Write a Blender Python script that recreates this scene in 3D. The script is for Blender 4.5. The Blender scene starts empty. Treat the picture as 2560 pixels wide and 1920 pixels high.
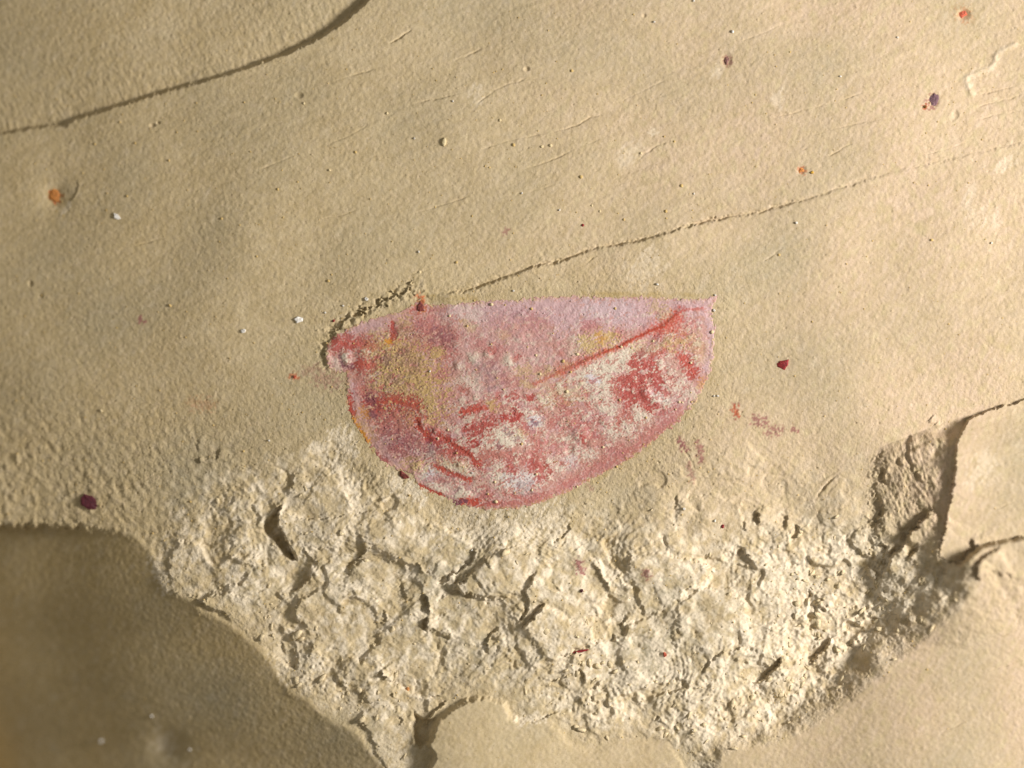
import bpy, math, random
import numpy as np

# ------------------------------------------------------------------ camera, light, exposure
# One Blender unit is one millimetre.  Plan positions below are written in hundredths of a
# millimetre, x to the right and y downwards, from the corner of the surveyed rock face.
scene = bpy.context.scene
scene.unit_settings.system = 'METRIC'
scene.unit_settings.scale_length = 0.001
col = scene.collection
W0, H0 = 2560.0, 1920.0

cam_d = bpy.data.cameras.new("camera")
cam = bpy.data.objects.new("camera", cam_d)
col.objects.link(cam)
cam.location = (0, 0, 100.0)
cam_d.sensor_width = 36.0
cam_d.lens = 36.0 * 100.0 / 25.6
cam_d.clip_start = 1.0
cam_d.clip_end = 400.0
cam_d.dof.use_dof = True
cam_d.dof.focus_distance = 100.02
cam_d.dof.aperture_fstop = cam_d.lens * 1e-3 / 7.0
scene.camera = cam

world = bpy.data.worlds.new("World")
scene.world = world
world.use_nodes = True
bg = world.node_tree.nodes["Background"]
bg.inputs[0].default_value = (1.0, 0.94, 0.84, 1)
bg.inputs[1].default_value = 0.27

lamp_d = bpy.data.lights.new("desk_lamp", 'AREA')
lamp_d.shape = 'DISK'
lamp_d.size = 16.0
lamp_d.energy = 88000
lamp_d.color = (1.0, 0.955, 0.93)
lamp = bpy.data.objects.new("desk_lamp", lamp_d)
col.objects.link(lamp)
lamp.location = (62.0, 6.5, 37.0)
d = -np.array(lamp.location); d[0] += 3
import mathutils
lamp.rotation_euler = mathutils.Vector(d).to_track_quat('-Z', 'Y').to_euler()

scene.view_settings.view_transform = 'Standard'
scene.view_settings.look = 'None'
scene.view_settings.exposure = 0.0
scene.view_settings.gamma = 1.0

# ------------------------------------------------------------------ numeric helpers
rng = np.random.default_rng(7)
random.seed(7)

STEP = 2.5
xs = np.arange(-160, W0 + 161, STEP)
ys = np.arange(-160, H0 + 161, STEP)
X, Y = np.meshgrid(xs, ys)
X = X.astype(np.float32); Y = Y.astype(np.float32)
NY, NX = X.shape


def fnoise(shape, step, lo, hi, beta=1.0, ang=0.0, ratio=1.0, seed=0):
    """band-limited noise, wavelengths lo..hi (plan units), optionally stretched along ang"""
    r = np.random.default_rng(seed)
    ny, nx = shape
    fy = np.fft.fftfreq(ny, step)[:, None]
    fx = np.fft.rfftfreq(nx, step)[None, :]
    a = math.radians(ang)
    u = (fx * math.cos(a) + fy * math.sin(a)) * ratio
    v = -fx * math.sin(a) + fy * math.cos(a)
    f = np.sqrt(u * u + v * v) + 1e-9
    amp = f ** (-beta)
    amp *= 1 / (1 + (f * lo) ** 8) * 1 / (1 + (1 / (f * hi)) ** 8)
    n = np.fft.irfft2(np.fft.rfft2(r.standard_normal((ny, nx))) * amp, s=(ny, nx))
    return (n / n.std()).astype(np.float32)


def sstep(a, b, x):
    t = np.clip((x - a) / (b - a), 0, 1)
    return t * t * (3 - 2 * t)


def cat(pts, n=1):
    """Chaikin-smoothed open polyline"""
    p = np.array(pts, float)
    for _ in range(n):
        q = np.empty((2 * len(p) - 2, 2))
        q[0::2] = 0.75 * p[:-1] + 0.25 * p[1:]
        q[1::2] = 0.25 * p[:-1] + 0.75 * p[1:]
        p = np.vstack([p[:1], q, p[-1:]])
    return p


def blur(A, n):
    for _ in range(n):
        A = (np.roll(A, 1, 0) + np.roll(A, -1, 0) + np.roll(A, 1, 1) + np.roll(A, -1, 1) + 4 * A) / 8
    return A


class Field:
    """distance queries on a regular grid"""

    def __init__(self, X, Y, step):
        self.X, self.Y, self.step = X, Y, step

    def window(self, pts, r):
        p = np.asarray(pts)
        x0, y0 = self.X[0, 0], self.Y[0, 0]
        ny, nx = self.X.shape
        i0 = int(np.clip((p[:, 0].min() - r - x0) // self.step - 8, 0, nx))
        i1 = int(np.clip((p[:, 0].max() + r - x0) // self.step + 9, 0, nx))
        j0 = int(np.clip((p[:, 1].min() - r - y0) // self.step - 8, 0, ny))
        j1 = int(np.clip((p[:, 1].max() + r - y0) // self.step + 9, 0, ny))
        return slice(j0, j1), slice(i0, i1)

    def line(self, pts, r, wx=None, wy=None):
        """(window, distance, side, arclength, total): side > 0 east of a line listed top to bottom"""
        p = np.asarray(pts, float)
        sl = self.window(p, r)
        x = self.X[sl].astype(np.float32); y = self.Y[sl].astype(np.float32)
        if x.size == 0:
            return None
        if wx is not None:
            x = x + wx[sl]; y = y + wy[sl]
        best = np.full(x.shape, 1e9, np.float32)
        side = np.zeros(x.shape, np.float32)
        arc = np.zeros(x.shape, np.float32)
        s0 = 0.0
        for a, b in zip(p[:-1], p[1:]):
            dx, dy = b - a
            L = math.hypot(dx, dy)
            if L < 1e-6:
                continue
            t = np.clip(((x - a[0]) * dx + (y - a[1]) * dy) / (L * L), 0, 1)
            ex = x - a[0] - t * dx; ey = y - a[1] - t * dy
            dd = np.hypot(ex, ey)
            cr = (ex * dy - ey * dx)
            m = dd < best
            best = np.where(m, dd, best)
            side = np.where(m, np.sign(cr), side)
            arc = np.where(m, s0 + t * L, arc)
            s0 += L
        return sl, best, side, arc, s0

    def poly(self, pts, r, wx=None, wy=None):
        """(window, signed distance): negative inside"""
        p = np.asarray(pts, float)
        q = np.vstack([p, p[:1]])
        sl, dist, _, _, _ = self.line(q, r, wx, wy)
        x = self.X[sl]; y = self.Y[sl]
        if wx is not None:
            x = x + wx[sl]; y = y + wy[sl]
        ins = np.zeros(x.shape, bool)
        for a, b in zip(q[:-1], q[1:]):
            if a[1] == b[1]:
                continue
            c = (a[1] > y) != (b[1] > y)
            xi = a[0] + (y - a[1]) * (b[0] - a[0]) / (b[1] - a[1])
            ins ^= c & (x < xi)
        return sl, np.where(ins, -dist, dist)


def worley(X, Y, size, seed, ang=0.0, ratio=1.0):
    """nearest-cell id offsets: returns (dx, dy, hash1, hash2, hash3, f2-f1)"""
    a = math.radians(ang)
    u = (X * math.cos(a) + Y * math.sin(a)) / (size * ratio)
    v = (-X * math.sin(a) + Y * math.cos(a)) / size
    r = np.random.default_rng(seed)
    T = r.random((5, 128, 128)).astype(np.float32)
    iu = np.floor(u).astype(int); iv = np.floor(v).astype(int)
    b1 = np.full(X.shape, 1e9, np.float32); b2 = b1.copy()
    res = [np.zeros(X.shape, np.float32) for _ in range(5)]
    for oy in (-1, 0, 1):
        for ox in (-1, 0, 1):
            ci = (iu + ox) % 128; cj = (iv + oy) % 128
            px = iu + ox + T[0][cj, ci]; py = iv + oy + T[1][cj, ci]
            dx = (u - px).astype(np.float32); dy = (v - py).astype(np.float32)
            dd = dx * dx + dy * dy
            m = dd < b1
            b2 = np.where(m, b1, np.minimum(b2, dd))
            b1 = np.where(m, dd, b1)
            for k, val in enumerate((dx, dy, T[2][cj, ci], T[3][cj, ci], T[4][cj, ci])):
                res[k] = np.where(m, val, res[k])
    return (*res, np.sqrt(b2) - np.sqrt(b1))


F = Field(X, Y, STEP)
N = lambda lo, hi, beta=1.0, ang=0.0, ratio=1.0, seed=0: fnoise((NY, NX), STEP, lo, hi, beta, ang, ratio, seed)

# ------------------------------------------------------------------ traced outlines (plan units)
TERRACE = [(-200, 340), (0, 326), (80, 311), (154, 308), (169, 293), (214, 281), (298, 256), (398, 226), (497, 201),
           (597, 172), (721, 127), (806, 87), (865, 45), (910, 7), (960, -60), (1010, -200), (-200, -200)]
SHELF = [(-200, 1312), (0, 1316), (111, 1316), (211, 1319), (288, 1330), (344, 1347), (372, 1369), (383, 1399), (405, 1466),
         (422, 1483), (477, 1499), (499, 1527), (555, 1541), (588, 1560), (616, 1593), (660, 1627), (688, 1654),
         (693, 1688), (727, 1727), (772, 1745), (811, 1789), (845, 1803), (885, 1809), (912, 1830), (924, 1866), (949, 1898),
         (990, 1960), (1030, 2100), (-200, 2100)]
PAD = [(1040, 2100), (1062, 1930), (1082, 1890), (1064, 1861), (1082, 1823), (1089, 1796), (1129, 1766), (1159, 1748), (1186, 1740),
       (1222, 1740), (1264, 1753), (1278, 1786), (1300, 1799), (1365, 1797), (1400, 1820), (1421, 1851), (1482, 1875),
       (1543, 1853), (1604, 1849), (1669, 1853), (1699, 1888), (1717, 1925), (1740, 2100)]
LEDGE_LOW = [(1790, 2100), (1799, 1925), (1808, 1890), (1851, 1877), (1921, 1868), (1964, 1851), (2029, 1821), (2064, 1795),
             (2103, 1764), (2151, 1730), (2200, 1690), (2280, 1620), (2350, 1560), (2410, 1500), (2439, 1448), (2426, 1417), (2435, 1394),
             (2477, 1364), (2557, 1347), (2800, 1320), (2800, 2100)]
LEDGE = [(2800, 960), (2560, 1000), (2523, 1014), (2478, 1025), (2444, 1036), (2422, 1048), (2404, 1070), (2388, 1102), (2381, 1134),
         (2382, 1172), (2376, 1206), (2370, 1240), (2361, 1274), (2356, 1315), (2345, 1351), (2338, 1387), (2384, 1406), (2410, 1389),
         (2431, 1364), (2470, 1355), (2557, 1339), (2800, 1310)]
ROUGH = [(372, 1362), (430, 1260), (520, 1180), (620, 1140), (720, 1130), (800, 1080), (870, 1060), (900, 1110), (960, 1180), (1040, 1230),
         (1130, 1272), (1250, 1290), (1380, 1275), (1480, 1225), (1580, 1165), (1700, 1105), (1820, 1075), (1960, 1085), (2080, 1120), (2185, 1160), (2195, 1290), (2260, 1340), (2345, 1375), (2430, 1430), (2420, 1490), (2350, 1560), (2280, 1620), (2200, 1690), (2103, 1764),
         (2029, 1821), (1921, 1868), (1808, 1890), (1790, 2100), (1740, 2100), (1699, 1888), (1604, 1849), (1482, 1875), (1400, 1820),
         (1300, 1799), (1264, 1753), (1186, 1740), (1089, 1796), (1062, 1861), (1062, 1930), (1030, 2100), (949, 1898),
         (885, 1809), (811, 1789), (727, 1727), (660, 1627), (588, 1560), (499, 1527), (405, 1466), (383, 1399)]
FOSSIL = [(819, 863), (827, 848), (842, 838), (858, 829), (881, 817), (910, 804), (943, 794), (975, 786), (1008, 778), (1034, 765),
          (1046, 755), (1058, 762), (1080, 765), (1120, 763), (1218, 754), (1299, 750), (1364, 744), (1429, 741), (1478, 742), (1525, 746),
          (1606, 744), (1672, 748), (1720, 750), (1753, 749), (1777, 742), (1795, 740), (1789, 752), (1777, 766), (1779, 791),
          (1788, 817), (1785, 846), (1782, 876), (1779, 903), (1775, 931), (1761, 955), (1753, 976), (1735, 1008), (1709, 1035),
          (1698, 1048), (1700, 1055), (1660, 1080), (1616, 1116), (1573, 1146), (1530, 1171), (1481, 1195), (1420, 1228), (1358, 1254),
          (1317, 1264), (1277, 1271), (1220, 1274), (1187, 1268), (1155, 1261), (1138, 1260), (1117, 1250), (1104, 1243),
          (1078, 1232), (1049, 1217), (1040, 1199), (1028, 1180), (1007, 1175), (983, 1168), (966, 1160), (947, 1144), (932, 1123),
          (918, 1105), (901, 1083), (887, 1059), (875, 1038), (870, 1018), (868, 994), (870, 971), (869, 945), (866, 928),
          (855, 929), (842, 932), (824, 919), (817, 903), (818, 885)]

# flakes of broken mudstone in the fracture zone that show as separate plates
FLAKES = [
    [(723, 1205), (709, 1264), (693, 1297), (714, 1345), (735, 1360), (809, 1373), (835, 1380), (860, 1336), (882, 1285), (872, 1243),
     (850, 1215), (824, 1178), (784, 1152), (741, 1162)],
    [(912, 1330), (960, 1300), (1050, 1305), (1120, 1330), (1178, 1360), (1186, 1390), (1165, 1412), (1112, 1452), (1060, 1430), (1000, 1400), (940, 1375)],
    [(868, 1432), (905, 1398), (960, 1395), (1010, 1410), (1000, 1455), (960, 1500), (900, 1500), (862, 1470)],
    [(1215, 1395), (1270, 1372), (1345, 1375), (1348, 1426), (1326, 1450), (1310, 1475), (1240, 1500), (1180, 1490), (1130, 1470), (1195, 1415)],
    [(1352, 1432), (1400, 1380), (1450, 1375), (1500, 1400), (1530, 1470), (1500, 1540), (1440, 1550), (1380, 1510), (1330, 1500), (1330, 1460)],
    [(1350, 1532), (1368, 1510), (1420, 1540), (1480, 1570), (1490, 1610), (1420, 1640), (1330, 1640), (1260, 1600), (1300, 1572)],
    [(1120, 1480), (1180, 1495), (1240, 1505), (1300, 1560), (1245, 1570), (1215, 1612), (1150, 1600), (1085, 1560), (1080, 1520)],
    [(1560, 1400), (1640, 1380), (1740, 1400), (1790, 1425), (1745, 1455), (1700, 1488), (1680, 1530), (1610, 1540), (1590, 1480)],
    [(1700, 1500), (1750, 1468), (1830, 1470), (1870, 1520), (1880, 1580), (1820, 1620), (1740, 1620), (1690, 1570)],
    [(1700, 1250), (1780, 1230), (1850, 1260), (1860, 1310), (1850, 1360), (1800, 1400), (1730, 1390), (1690, 1330)],
    [(1570, 1560), (1640, 1540), (1680, 1560), (1690, 1620), (1640, 1680), (1570, 1690), (1540, 1640)],
    [(1905, 1425), (1960, 1405), (2040, 1430), (2100, 1450), (2090, 1490), (2030, 1480), (1960, 1480), (1915, 1465)],
    [(960, 1570), (1010, 1540), (1055, 1560), (1060, 1600), (1100, 1640), (1070, 1700), (1010, 1720), (950, 1675), (950, 1620)],
    [(745, 1500), (800, 1470), (860, 1490), (940, 1520), (950, 1600), (900, 1660), (830, 1620), (770, 1580), (730, 1540)],
    [(440, 1350), (520, 1370), (590, 1400), (640, 1420), (600, 1460), (520, 1490), (440, 1470), (410, 1430)],
    [(480, 1500), (560, 1480), (640, 1500), (690, 1560), (740, 1620), (740, 1680), (690, 1650), (620, 1590), (555, 1540)],
    [(885, 1800), (930, 1770), (1000, 1775), (1030, 1800), (1030, 1850), (1050, 1880), (1040, 1960), (985, 1950), (949, 1898), (920, 1830)],
    [(900, 1740), (960, 1700), (1010, 1728), (1072, 1752), (1060, 1790), (1000, 1765), (930, 1765)],
    [(1430, 1640), (1500, 1600), (1530, 1650), (1520, 1720), (1450, 1740), (1400, 1700)],
    [(2190, 1310), (2260, 1320), (2268, 1345), (2225, 1400), (2150, 1390), (2120, 1350), (2140, 1320)],
]
# broken steps: (points top to bottom, rise towards the east, reach west, reach east)
SCARPS = [
    ([(705, 1261), (691, 1290), (696, 1311), (705, 1335), (721, 1365), (739, 1405)], 34, 40, 110),
    ([(1003, 1455), (1012, 1482), (1010, 1507)], 11, 14, 40),
    ([(1044, 1408), (1057, 1434)], 11, 12, 40),
    ([(1184, 1363), (1190, 1392), (1170, 1414), (1141, 1432), (1118, 1451), (1105, 1464)], 20, 24, 60),
    ([(1064, 1480), (1070, 1510), (1075, 1540)], 30, 30, 50),
    ([(1066, 1540), (1068, 1560), (1062, 1578)], 38, 30, 50),
    ([(962, 1525), (960, 1570)], 12, 16, 50),
    ([(899, 1331), (910, 1347), (913, 1374), (903, 1396), (879, 1412), (862, 1432)], 16, 40, 60),
    ([(754, 1363), (766, 1387), (786, 1403), (806, 1414)], 9, 8, 18),
    ([(780, 1418), (770, 1455), (740, 1480), (722, 1496)], 20, 50, 60),
    ([(1351, 1426), (1331, 1442), (1326, 1460), (1312, 1475), (1317, 1491), (1326, 1507), (1319, 1523), (1315, 1540), (1296, 1566)], 18, 22, 70),
    ([(1368, 1503), (1349, 1530), (1333, 1545), (1320, 1560), (1300, 1575)], 34, 34, 90),
    ([(1249, 1568), (1231, 1588), (1213, 1614), (1217, 1640)], 17, 20, 60),
    ([(1427, 1300), (1423, 1328), (1410, 1342), (1394, 1353), (1389, 1372)], 10, 12, 30),
    ([(1579, 1380), (1572, 1401), (1577, 1425)], 13, 12, 30),
    ([(1570, 1538), (1557, 1557), (1557, 1580)], 16, 12, 40),
    ([(1540, 1582), (1536, 1608)], 14, 12, 40),
    ([(1350, 1366), (1303, 1368), (1270, 1368), (1234, 1382)], 5, 12, 40),
    ([(1367, 1442), (1390, 1462), (1416, 1482)], 5, 6, 14),
    ([(1208, 1388), (1229, 1422)], 10, 16, 30),
    ([(1507, 1380), (1545, 1430), (1588, 1490)], -12, 14, 22),
    ([(1478, 1400), (1510, 1445), (1530, 1490)], 12, 30, 30),
    ([(1699, 1230), (1690, 1277)], 8, 14, 30),
    ([(1887, 1272), (1900, 1295), (1893, 1314)], 24, 26, 30),
    ([(1864, 1300), (1860, 1330)], 10, 12, 30),
    ([(1853, 1362), (1870, 1390), (1888, 1418)], 22, 60, 40),
    ([(1785, 1428), (1749, 1453), (1703, 1487), (1683, 1528)], -11, 12, 16),
    ([(1736, 1488), (1700, 1504)], 6, 5, 20),
    ([(1970, 1284), (1966, 1320)], 13, 24, 30),
    ([(1996, 1310), (1994, 1330)], 12, 12, 30),
    ([(2205, 1352), (2210, 1372), (2218, 1390)], 24, 20, 30),
    ([(2262, 1358), (2245, 1377), (2229, 1391), (2223, 1411), (2207, 1430)], 34, 50, 60),
    ([(2294, 1366), (2280, 1380), (2266, 1398)], 26, 16, 40),
    ([(2020, 1468), (2030, 1488), (2016, 1510)], 14, 12, 30),
    ([(2038, 1502), (2045, 1530)], 15, 12, 24),
    ([(2064, 1516), (2066, 1532)], 14, 10, 24),
    ([(1986, 1530), (1980, 1550)], 13, 14, 24),
    ([(1958, 1634), (1955, 1648), (1947, 1668), (1922, 1691), (1888, 1716)], 30, 34, 70),
    ([(2086, 1588), (2069, 1621), (2046, 1642), (2026, 1664)], 30, 40, 60),
    ([(2128, 1598), (2130, 1622)], 16, 16, 30),
    ([(2262, 1536), (2272, 1562)], 18, 18, 30),
    ([(2232, 1500), (2238, 1524)], 12, 16, 30),
    ([(2196, 1482), (2206, 1502)], 10, 14, 30),
    ([(2210, 1164), (2206, 1190), (2196, 1204)], 10, 10, 30),
    ([(2246, 1144), (2242, 1166)], 10, 12, 30),
    ([(2297, 1172), (2290, 1206)], 16, 14, 30),
    ([(2280, 1080), (2268, 1130), (2280, 1190)], 9, 20, 40),
    ([(2210, 1278), (2203, 1296), (2184, 1312)], 18, 14, 40),
    ([(2326, 1268), (2318, 1284), (2297, 1301), (2277, 1330), (2255, 1358)], 46, 44, 60),
    ([(2338, 1036), (2320, 1056)], 8, 8, 16),
    ([(2348, 1052), (2334, 1070)], 6, 8, 16),
    ([(2362, 1418), (2346, 1440)], 20, 20, 40),
    ([(2416, 1340), (2431, 1364), (2410, 1389), (2382, 1408)], 24, 14, 40),
    ([(2490, 1362), (2437, 1394), (2424, 1419), (2440, 1450)], 30, 18, 60),
    ([(1820, 1622), (1796, 1640), (1770, 1660), (1752, 1690)], 12, 14, 40),
    ([(1866, 1610), (1842, 1624), (1822, 1634)], 12, 10, 40),
    ([(1724, 1716), (1680, 1732), (1620, 1745)], 14, 30, 60),
    ([(1705, 1690), (1716, 1716)], 10, 20, 20),
    ([(1650, 1790), (1642, 1806)], 14, 12, 20),
    ([(1406, 1776), (1380, 1786), (1352, 1800)], 14, 10, 30),
    ([(1460, 1630), (1420, 1640), (1402, 1655)], 12, 20, 40),
    ([(1446, 1666), (1462, 1690), (1458, 1715)], 18, 20, 26),
    ([(1496, 1700), (1492, 1726)], 16, 14, 20),
    ([(1480, 1736), (1482, 1760)], 12, 10, 20),
    ([(1448, 1736), (1454, 1764)], 10, 10, 16),
    ([(951, 1676), (966, 1694)], 24, 40, 30),
    ([(836, 1680), (846, 1706), (870, 1728)], 12, 14, 22),
    ([(953, 1678), (985, 1706), (1010, 1726), (1040, 1738), (1071, 1750)], -10, 12, 14),
    ([(985, 1732), (978, 1742)], 13, 10, 20),
    ([(1070, 1740), (1100, 1742)], 10, 8, 16),
    ([(998, 1790), (1004, 1812)], 10, 8, 16),
    ([(1120, 1752), (1096, 1772), (1070, 1800), (1062, 1836)], 20, 26, 10),
    ([(420, 1472), (424, 1484), (438, 1486)], 10, 9, 14),
    ([(512, 1488), (500, 1508), (512, 1524)], 10, 9, 14),
    ([(553, 1118), (545, 1135), (537, 1152)], 10, 12, 20),
    ([(497, 1142), (498, 1162)], 12, 12, 20),
    ([(490, 1098), (496, 1130)], 5, 10, 20),
    ([(740, 1180), (728, 1215), (716, 1250)], 12, 60, 50),
    ([(660, 1380), (630, 1400), (616, 1412)], 6, 6, 12),
    ([(672, 1400), (650, 1410), (632, 1418)], 6, 6, 12),
    ([(780, 1600), (775, 1640)], 8, 14, 30),
    ([(700, 1600), (712, 1640)], 8, 14, 30),
    # sediment lip beside the valve's narrow end
    ([(1042, 716), (1010, 732), (985, 744), (955, 756), (925, 770), (900, 784), (872, 800), (845, 822), (822, 848), (811, 872), (813, 895), (824, 925)], 13, 20, 70),
    ([(1052, 742), (1046, 752)], 8, 6, 10),
    ([(872, 958), (869, 985)], 8, 10, 14),
]
STEP_LINE = [(2760, 310), (2560, 354), (2502, 367), (2417, 386), (2333, 407), (2240, 426), (2156, 451), (2101, 468), (2059, 485), (2004, 500),
             (1936, 517), (1898, 531), (1827, 540), (1763, 553), (1717, 565), (1654, 586), (1612, 597), (1570, 608), (1506, 616),
             (1464, 627), (1401, 652), (1338, 665), (1295, 679), (1236, 700), (1201, 714), (1161, 725), (1120, 730), (1070, 744)]
# hairline cracks: (points, depth)
HAIRS = [
    ([(1211, 116), (1160, 142), (1120, 156)], 2.2), ([(1036, 64), (1000, 92), (960, 112)], 3.0), ([(1175, 225), (1120, 240), (1025, 258)], 1.8),
    ([(1380, 190), (1260, 205), (1180, 268)], 1.8), ([(1570, 270), (1478, 290), (1445, 312), (1390, 328), (1270, 350), (1195, 376)], 2.6),
    ([(1505, 345), (1440, 370), (1380, 400), (1310, 422)], 2.2), ([(1690, 345), (1620, 372), (1580, 420)], 2.0), ([(1675, 192), (1600, 230), (1500, 275)], 1.5),
    ([(1400, 455), (1330, 480), (1240, 495)], 1.4), ([(1180, 485), (1130, 505), (1095, 515), (1030, 535)], 2.0), ([(1120, 660), (1050, 680), (1000, 690)], 1.6),
    ([(1500, 635), (1480, 645), (1462, 662)], 3.5), ([(940, 168), (900, 180), (820, 205), (780, 222)], 2.2), ([(925, 305), (880, 335), (820, 358)], 2.2),
    ([(760, 378), (700, 400), (640, 425)], 1.6), ([(420, 588), (360, 605), (290, 618)], 2.0), ([(2016, 34), (1960, 58), (1900, 85), (1855, 102)], 2.0),
    ([(2165, 228), (2080, 258), (1990, 280), (1930, 294)], 2.0), ([(2205, 296), (2110, 315), (2020, 340)], 1.5), ([(2150, 352), (2110, 365), (2085, 385), (2060, 390)], 2.6),
    ([(2560, 208), (2500, 224), (2440, 236)], 2.4), ([(2560, 235), (2500, 252), (2430, 268)], 2.4), ([(2560, 275), (2500, 283), (2440, 300)], 2.0),
    ([(2440, 345), (2380, 370), (2300, 388)], 1.8), ([(1840, 422), (1800, 432), (1760, 440)], 1.4), ([(2460, 180), (2400, 205)], 1.5),
    ([(1965, 615), (1930, 640), (1900, 660)], 1.5), ([(900, 520), (850, 540), (800, 545)], 1.2), ([(1900, 140), (1870, 165), (1845, 190)], 1.5),
    ([(2560, 1240), (2500, 1262), (2440, 1290)], 2.0), ([(1700, 1110), (1720, 1140), (1740, 1170), (1726, 1215)], 1.6),
    ([(2096, 1185), (2070, 1205), (2045, 1240), (2030, 1265)], 3.0), ([(2560, 1640), (2480, 1668), (2400, 1690), (2300, 1730)], 1.4),
    ([(2560, 1560), (2480, 1590), (2400, 1625)], 1.2), ([(2500, 1760), (2400, 1800), (2300, 1850)], 1.2),
    ([(460, 1150), (380, 1190), (300, 1230), (200, 1250)], 1.5), ([(2560, 1120), (2500, 1145), (2440, 1150)], 1.2),
]

# ------------------------------------------------------------------ relief of the rock face
wx = (2.2 * N(18, 60, 1.0, seed=1) + 1.4 * N(6, 18, 1.0, seed=2)).astype(np.float32)
wy = (2.2 * N(18, 60, 1.0, seed=3) + 1.4 * N(6, 18, 1.0, seed=4)).astype(np.float32)


def full_poly(pts, r, w=1.0):
    out = np.full(X.shape, 1e4, np.float32)
    sl, sd = F.poly(pts, r, wx * w, wy * w)
    out[sl] = sd
    return out


sd_terr = full_poly(TERRACE, 400, 0.5)
sd_shelf = full_poly(SHELF, 300)
sd_pad = full_poly(PAD, 200, 0.6)
sd_low = full_poly(LEDGE_LOW, 250, 0.6)
sd_ledge = full_poly(LEDGE, 300, 0.6)
sd_rough = full_poly(ROUGH, 200)
sd_fos = full_poly(FOSSIL, 120, 0.35)

rough = 1 - sstep(-100, 30, sd_rough)
rough_soft = 1 - sstep(-120, 60, sd_rough)
smooth_pl = np.maximum.reduce([1 - sstep(-3, 6, s) for s in (sd_shelf, sd_pad, sd_low, sd_ledge)])
upper_right = sstep(1380, 1560, X) * (1 - sstep(1230, 1400, Y))
rough_m = rough * (1 - smooth_pl) * (1 - 0.62 * upper_right)

Hh = np.zeros(X.shape, np.float32)
# gentle convexity of the whole face
Hh -= 112 * (np.clip((1500 - X) / 1500, 0, 2)) ** 2.2
Hh -= 10 * (np.clip((X - 1500) / 1100, 0, 2)) ** 2
Hh -= 18 * (np.clip((800 - Y) / 800, 0, 2)) ** 2
Hh += 3.0 * N(250, 900, 1.5, seed=11)
# bedding striations running up to the right
Hh += 0.32 * N(16, 110, 1.0, ang=-16, ratio=6, seed=12)
Hh += 0.25 * N(10, 60, 0.6, seed=13)

# sunken terrace beyond the curved step
dep = 13 + 9 * sstep(500, 900, X)
t_in = np.clip(-sd_terr, 0, None)
Hh -= (1 - sstep(-9, 5, sd_terr)) * (dep * np.exp(-t_in / 150) + 4)
terr = 1 - sstep(-4, 2, sd_terr)
nearstep = terr * np.exp(-t_in / 110)
Hh += nearstep * 0.45 * N(8, 40, 0.8, ang=70, ratio=3.0, seed=14) + terr * 0.12 * N(7, 30, 0.7, ang=65, ratio=2, seed=15)

# long step line above the valve: the ground below it stands a little higher
sl, dist, side, arc, tot = F.line(cat(STEP_LINE, 1), 260, wx * 0.6, wy * 0.6)
h_l = (1.2 + 5.0 * sstep(900, 1150, arc) * (0.55 + 0.45 * (1 - sstep(1700, 1830, arc)))) * (0.85 + 0.25 * np.sin(arc / 47.0 + 1.3) + 0.12 * np.sin(arc / 17.7))
h_l = np.clip(h_l, 0.4, 12) * sstep(0, 60, tot - arc)
h_l = h_l * np.exp(-dist / 120)
tt = sstep(-4.5, 3.0, dist * side)
Hh[sl] += h_l * (1.25 * tt - 0.25) - (2.5 + 6.5 * sstep(500, 1000, arc)) * np.exp(-(dist / 4.0) ** 2) * (0.8 + 0.2 * np.sin(arc / 31.0)) * sstep(0, 80, tot - arc)

# smooth upper layer left standing on the lower left, falling away to the left
edge_x = 8 + np.interp(Y, [1250, 1350, 1500, 1600, 1700, 1800, 1900, 2100], [230, 345, 470, 620, 710, 830, 950, 1100]).astype(np.float32)
inn = blur(np.clip(edge_x - X, 0, None), 30)
shelf_top = -0.27 * inn + 6
prof = 1 - sstep(-22, 6, sd_shelf)
Hh += prof * shelf_top

# smooth plane at the bottom middle and the two ledges on the right
Hh += (1 - sstep(-13, 5, sd_pad)) * (34 * (1 - 0.85 * sstep(1130, 1480, X)) - 6 * np.exp(-np.clip(-sd_pad, 0, None) / 40) + 14 * sstep(1780, 2050, Y))
low_h = 20 + 58 * sstep(1900, 2420, X)
low_out = np.clip(sd_low + 6 * N(60, 200, 1, seed=141), 0, None) / (60 + 80 * sstep(1900, 2300, X))
Hh += low_h * (1 - sstep(0, 1, low_out)) * (1 - sstep(-4, 3, -sd_ledge))
le = np.clip(sd_ledge, 0, None)
ramp_w = 190 * sstep(1030, 1150, Y) + 22
ramp = np.clip(1 - le / ramp_w, 0, 1) ** 1.1
ramp_mask = sstep(2165, 2205, X + wx * 3 + 10 * N(30, 120, 1, seed=120)) * sstep(1030, 1120, Y + 12 * N(30, 120, 1, seed=121))
led_h = 14 + 76 * sstep(1010, 1150, Y)
Hh += np.where(sd_ledge < 0, led_h, led_h * 0.8 * ramp * ramp_mask)
slope_z = ramp_mask * sstep(0.02, 0.25, ramp) * (sd_ledge > -2) * sstep(1040, 1110, Y) * (1 - sstep(1300, 1400, Y))
Hh += slope_z * (0.8 * N(7, 26, 0.6, ang=75, ratio=2.2, seed=17) + 1.5 * N(30, 90, 1.0, ang=80, ratio=2, seed=18))

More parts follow.
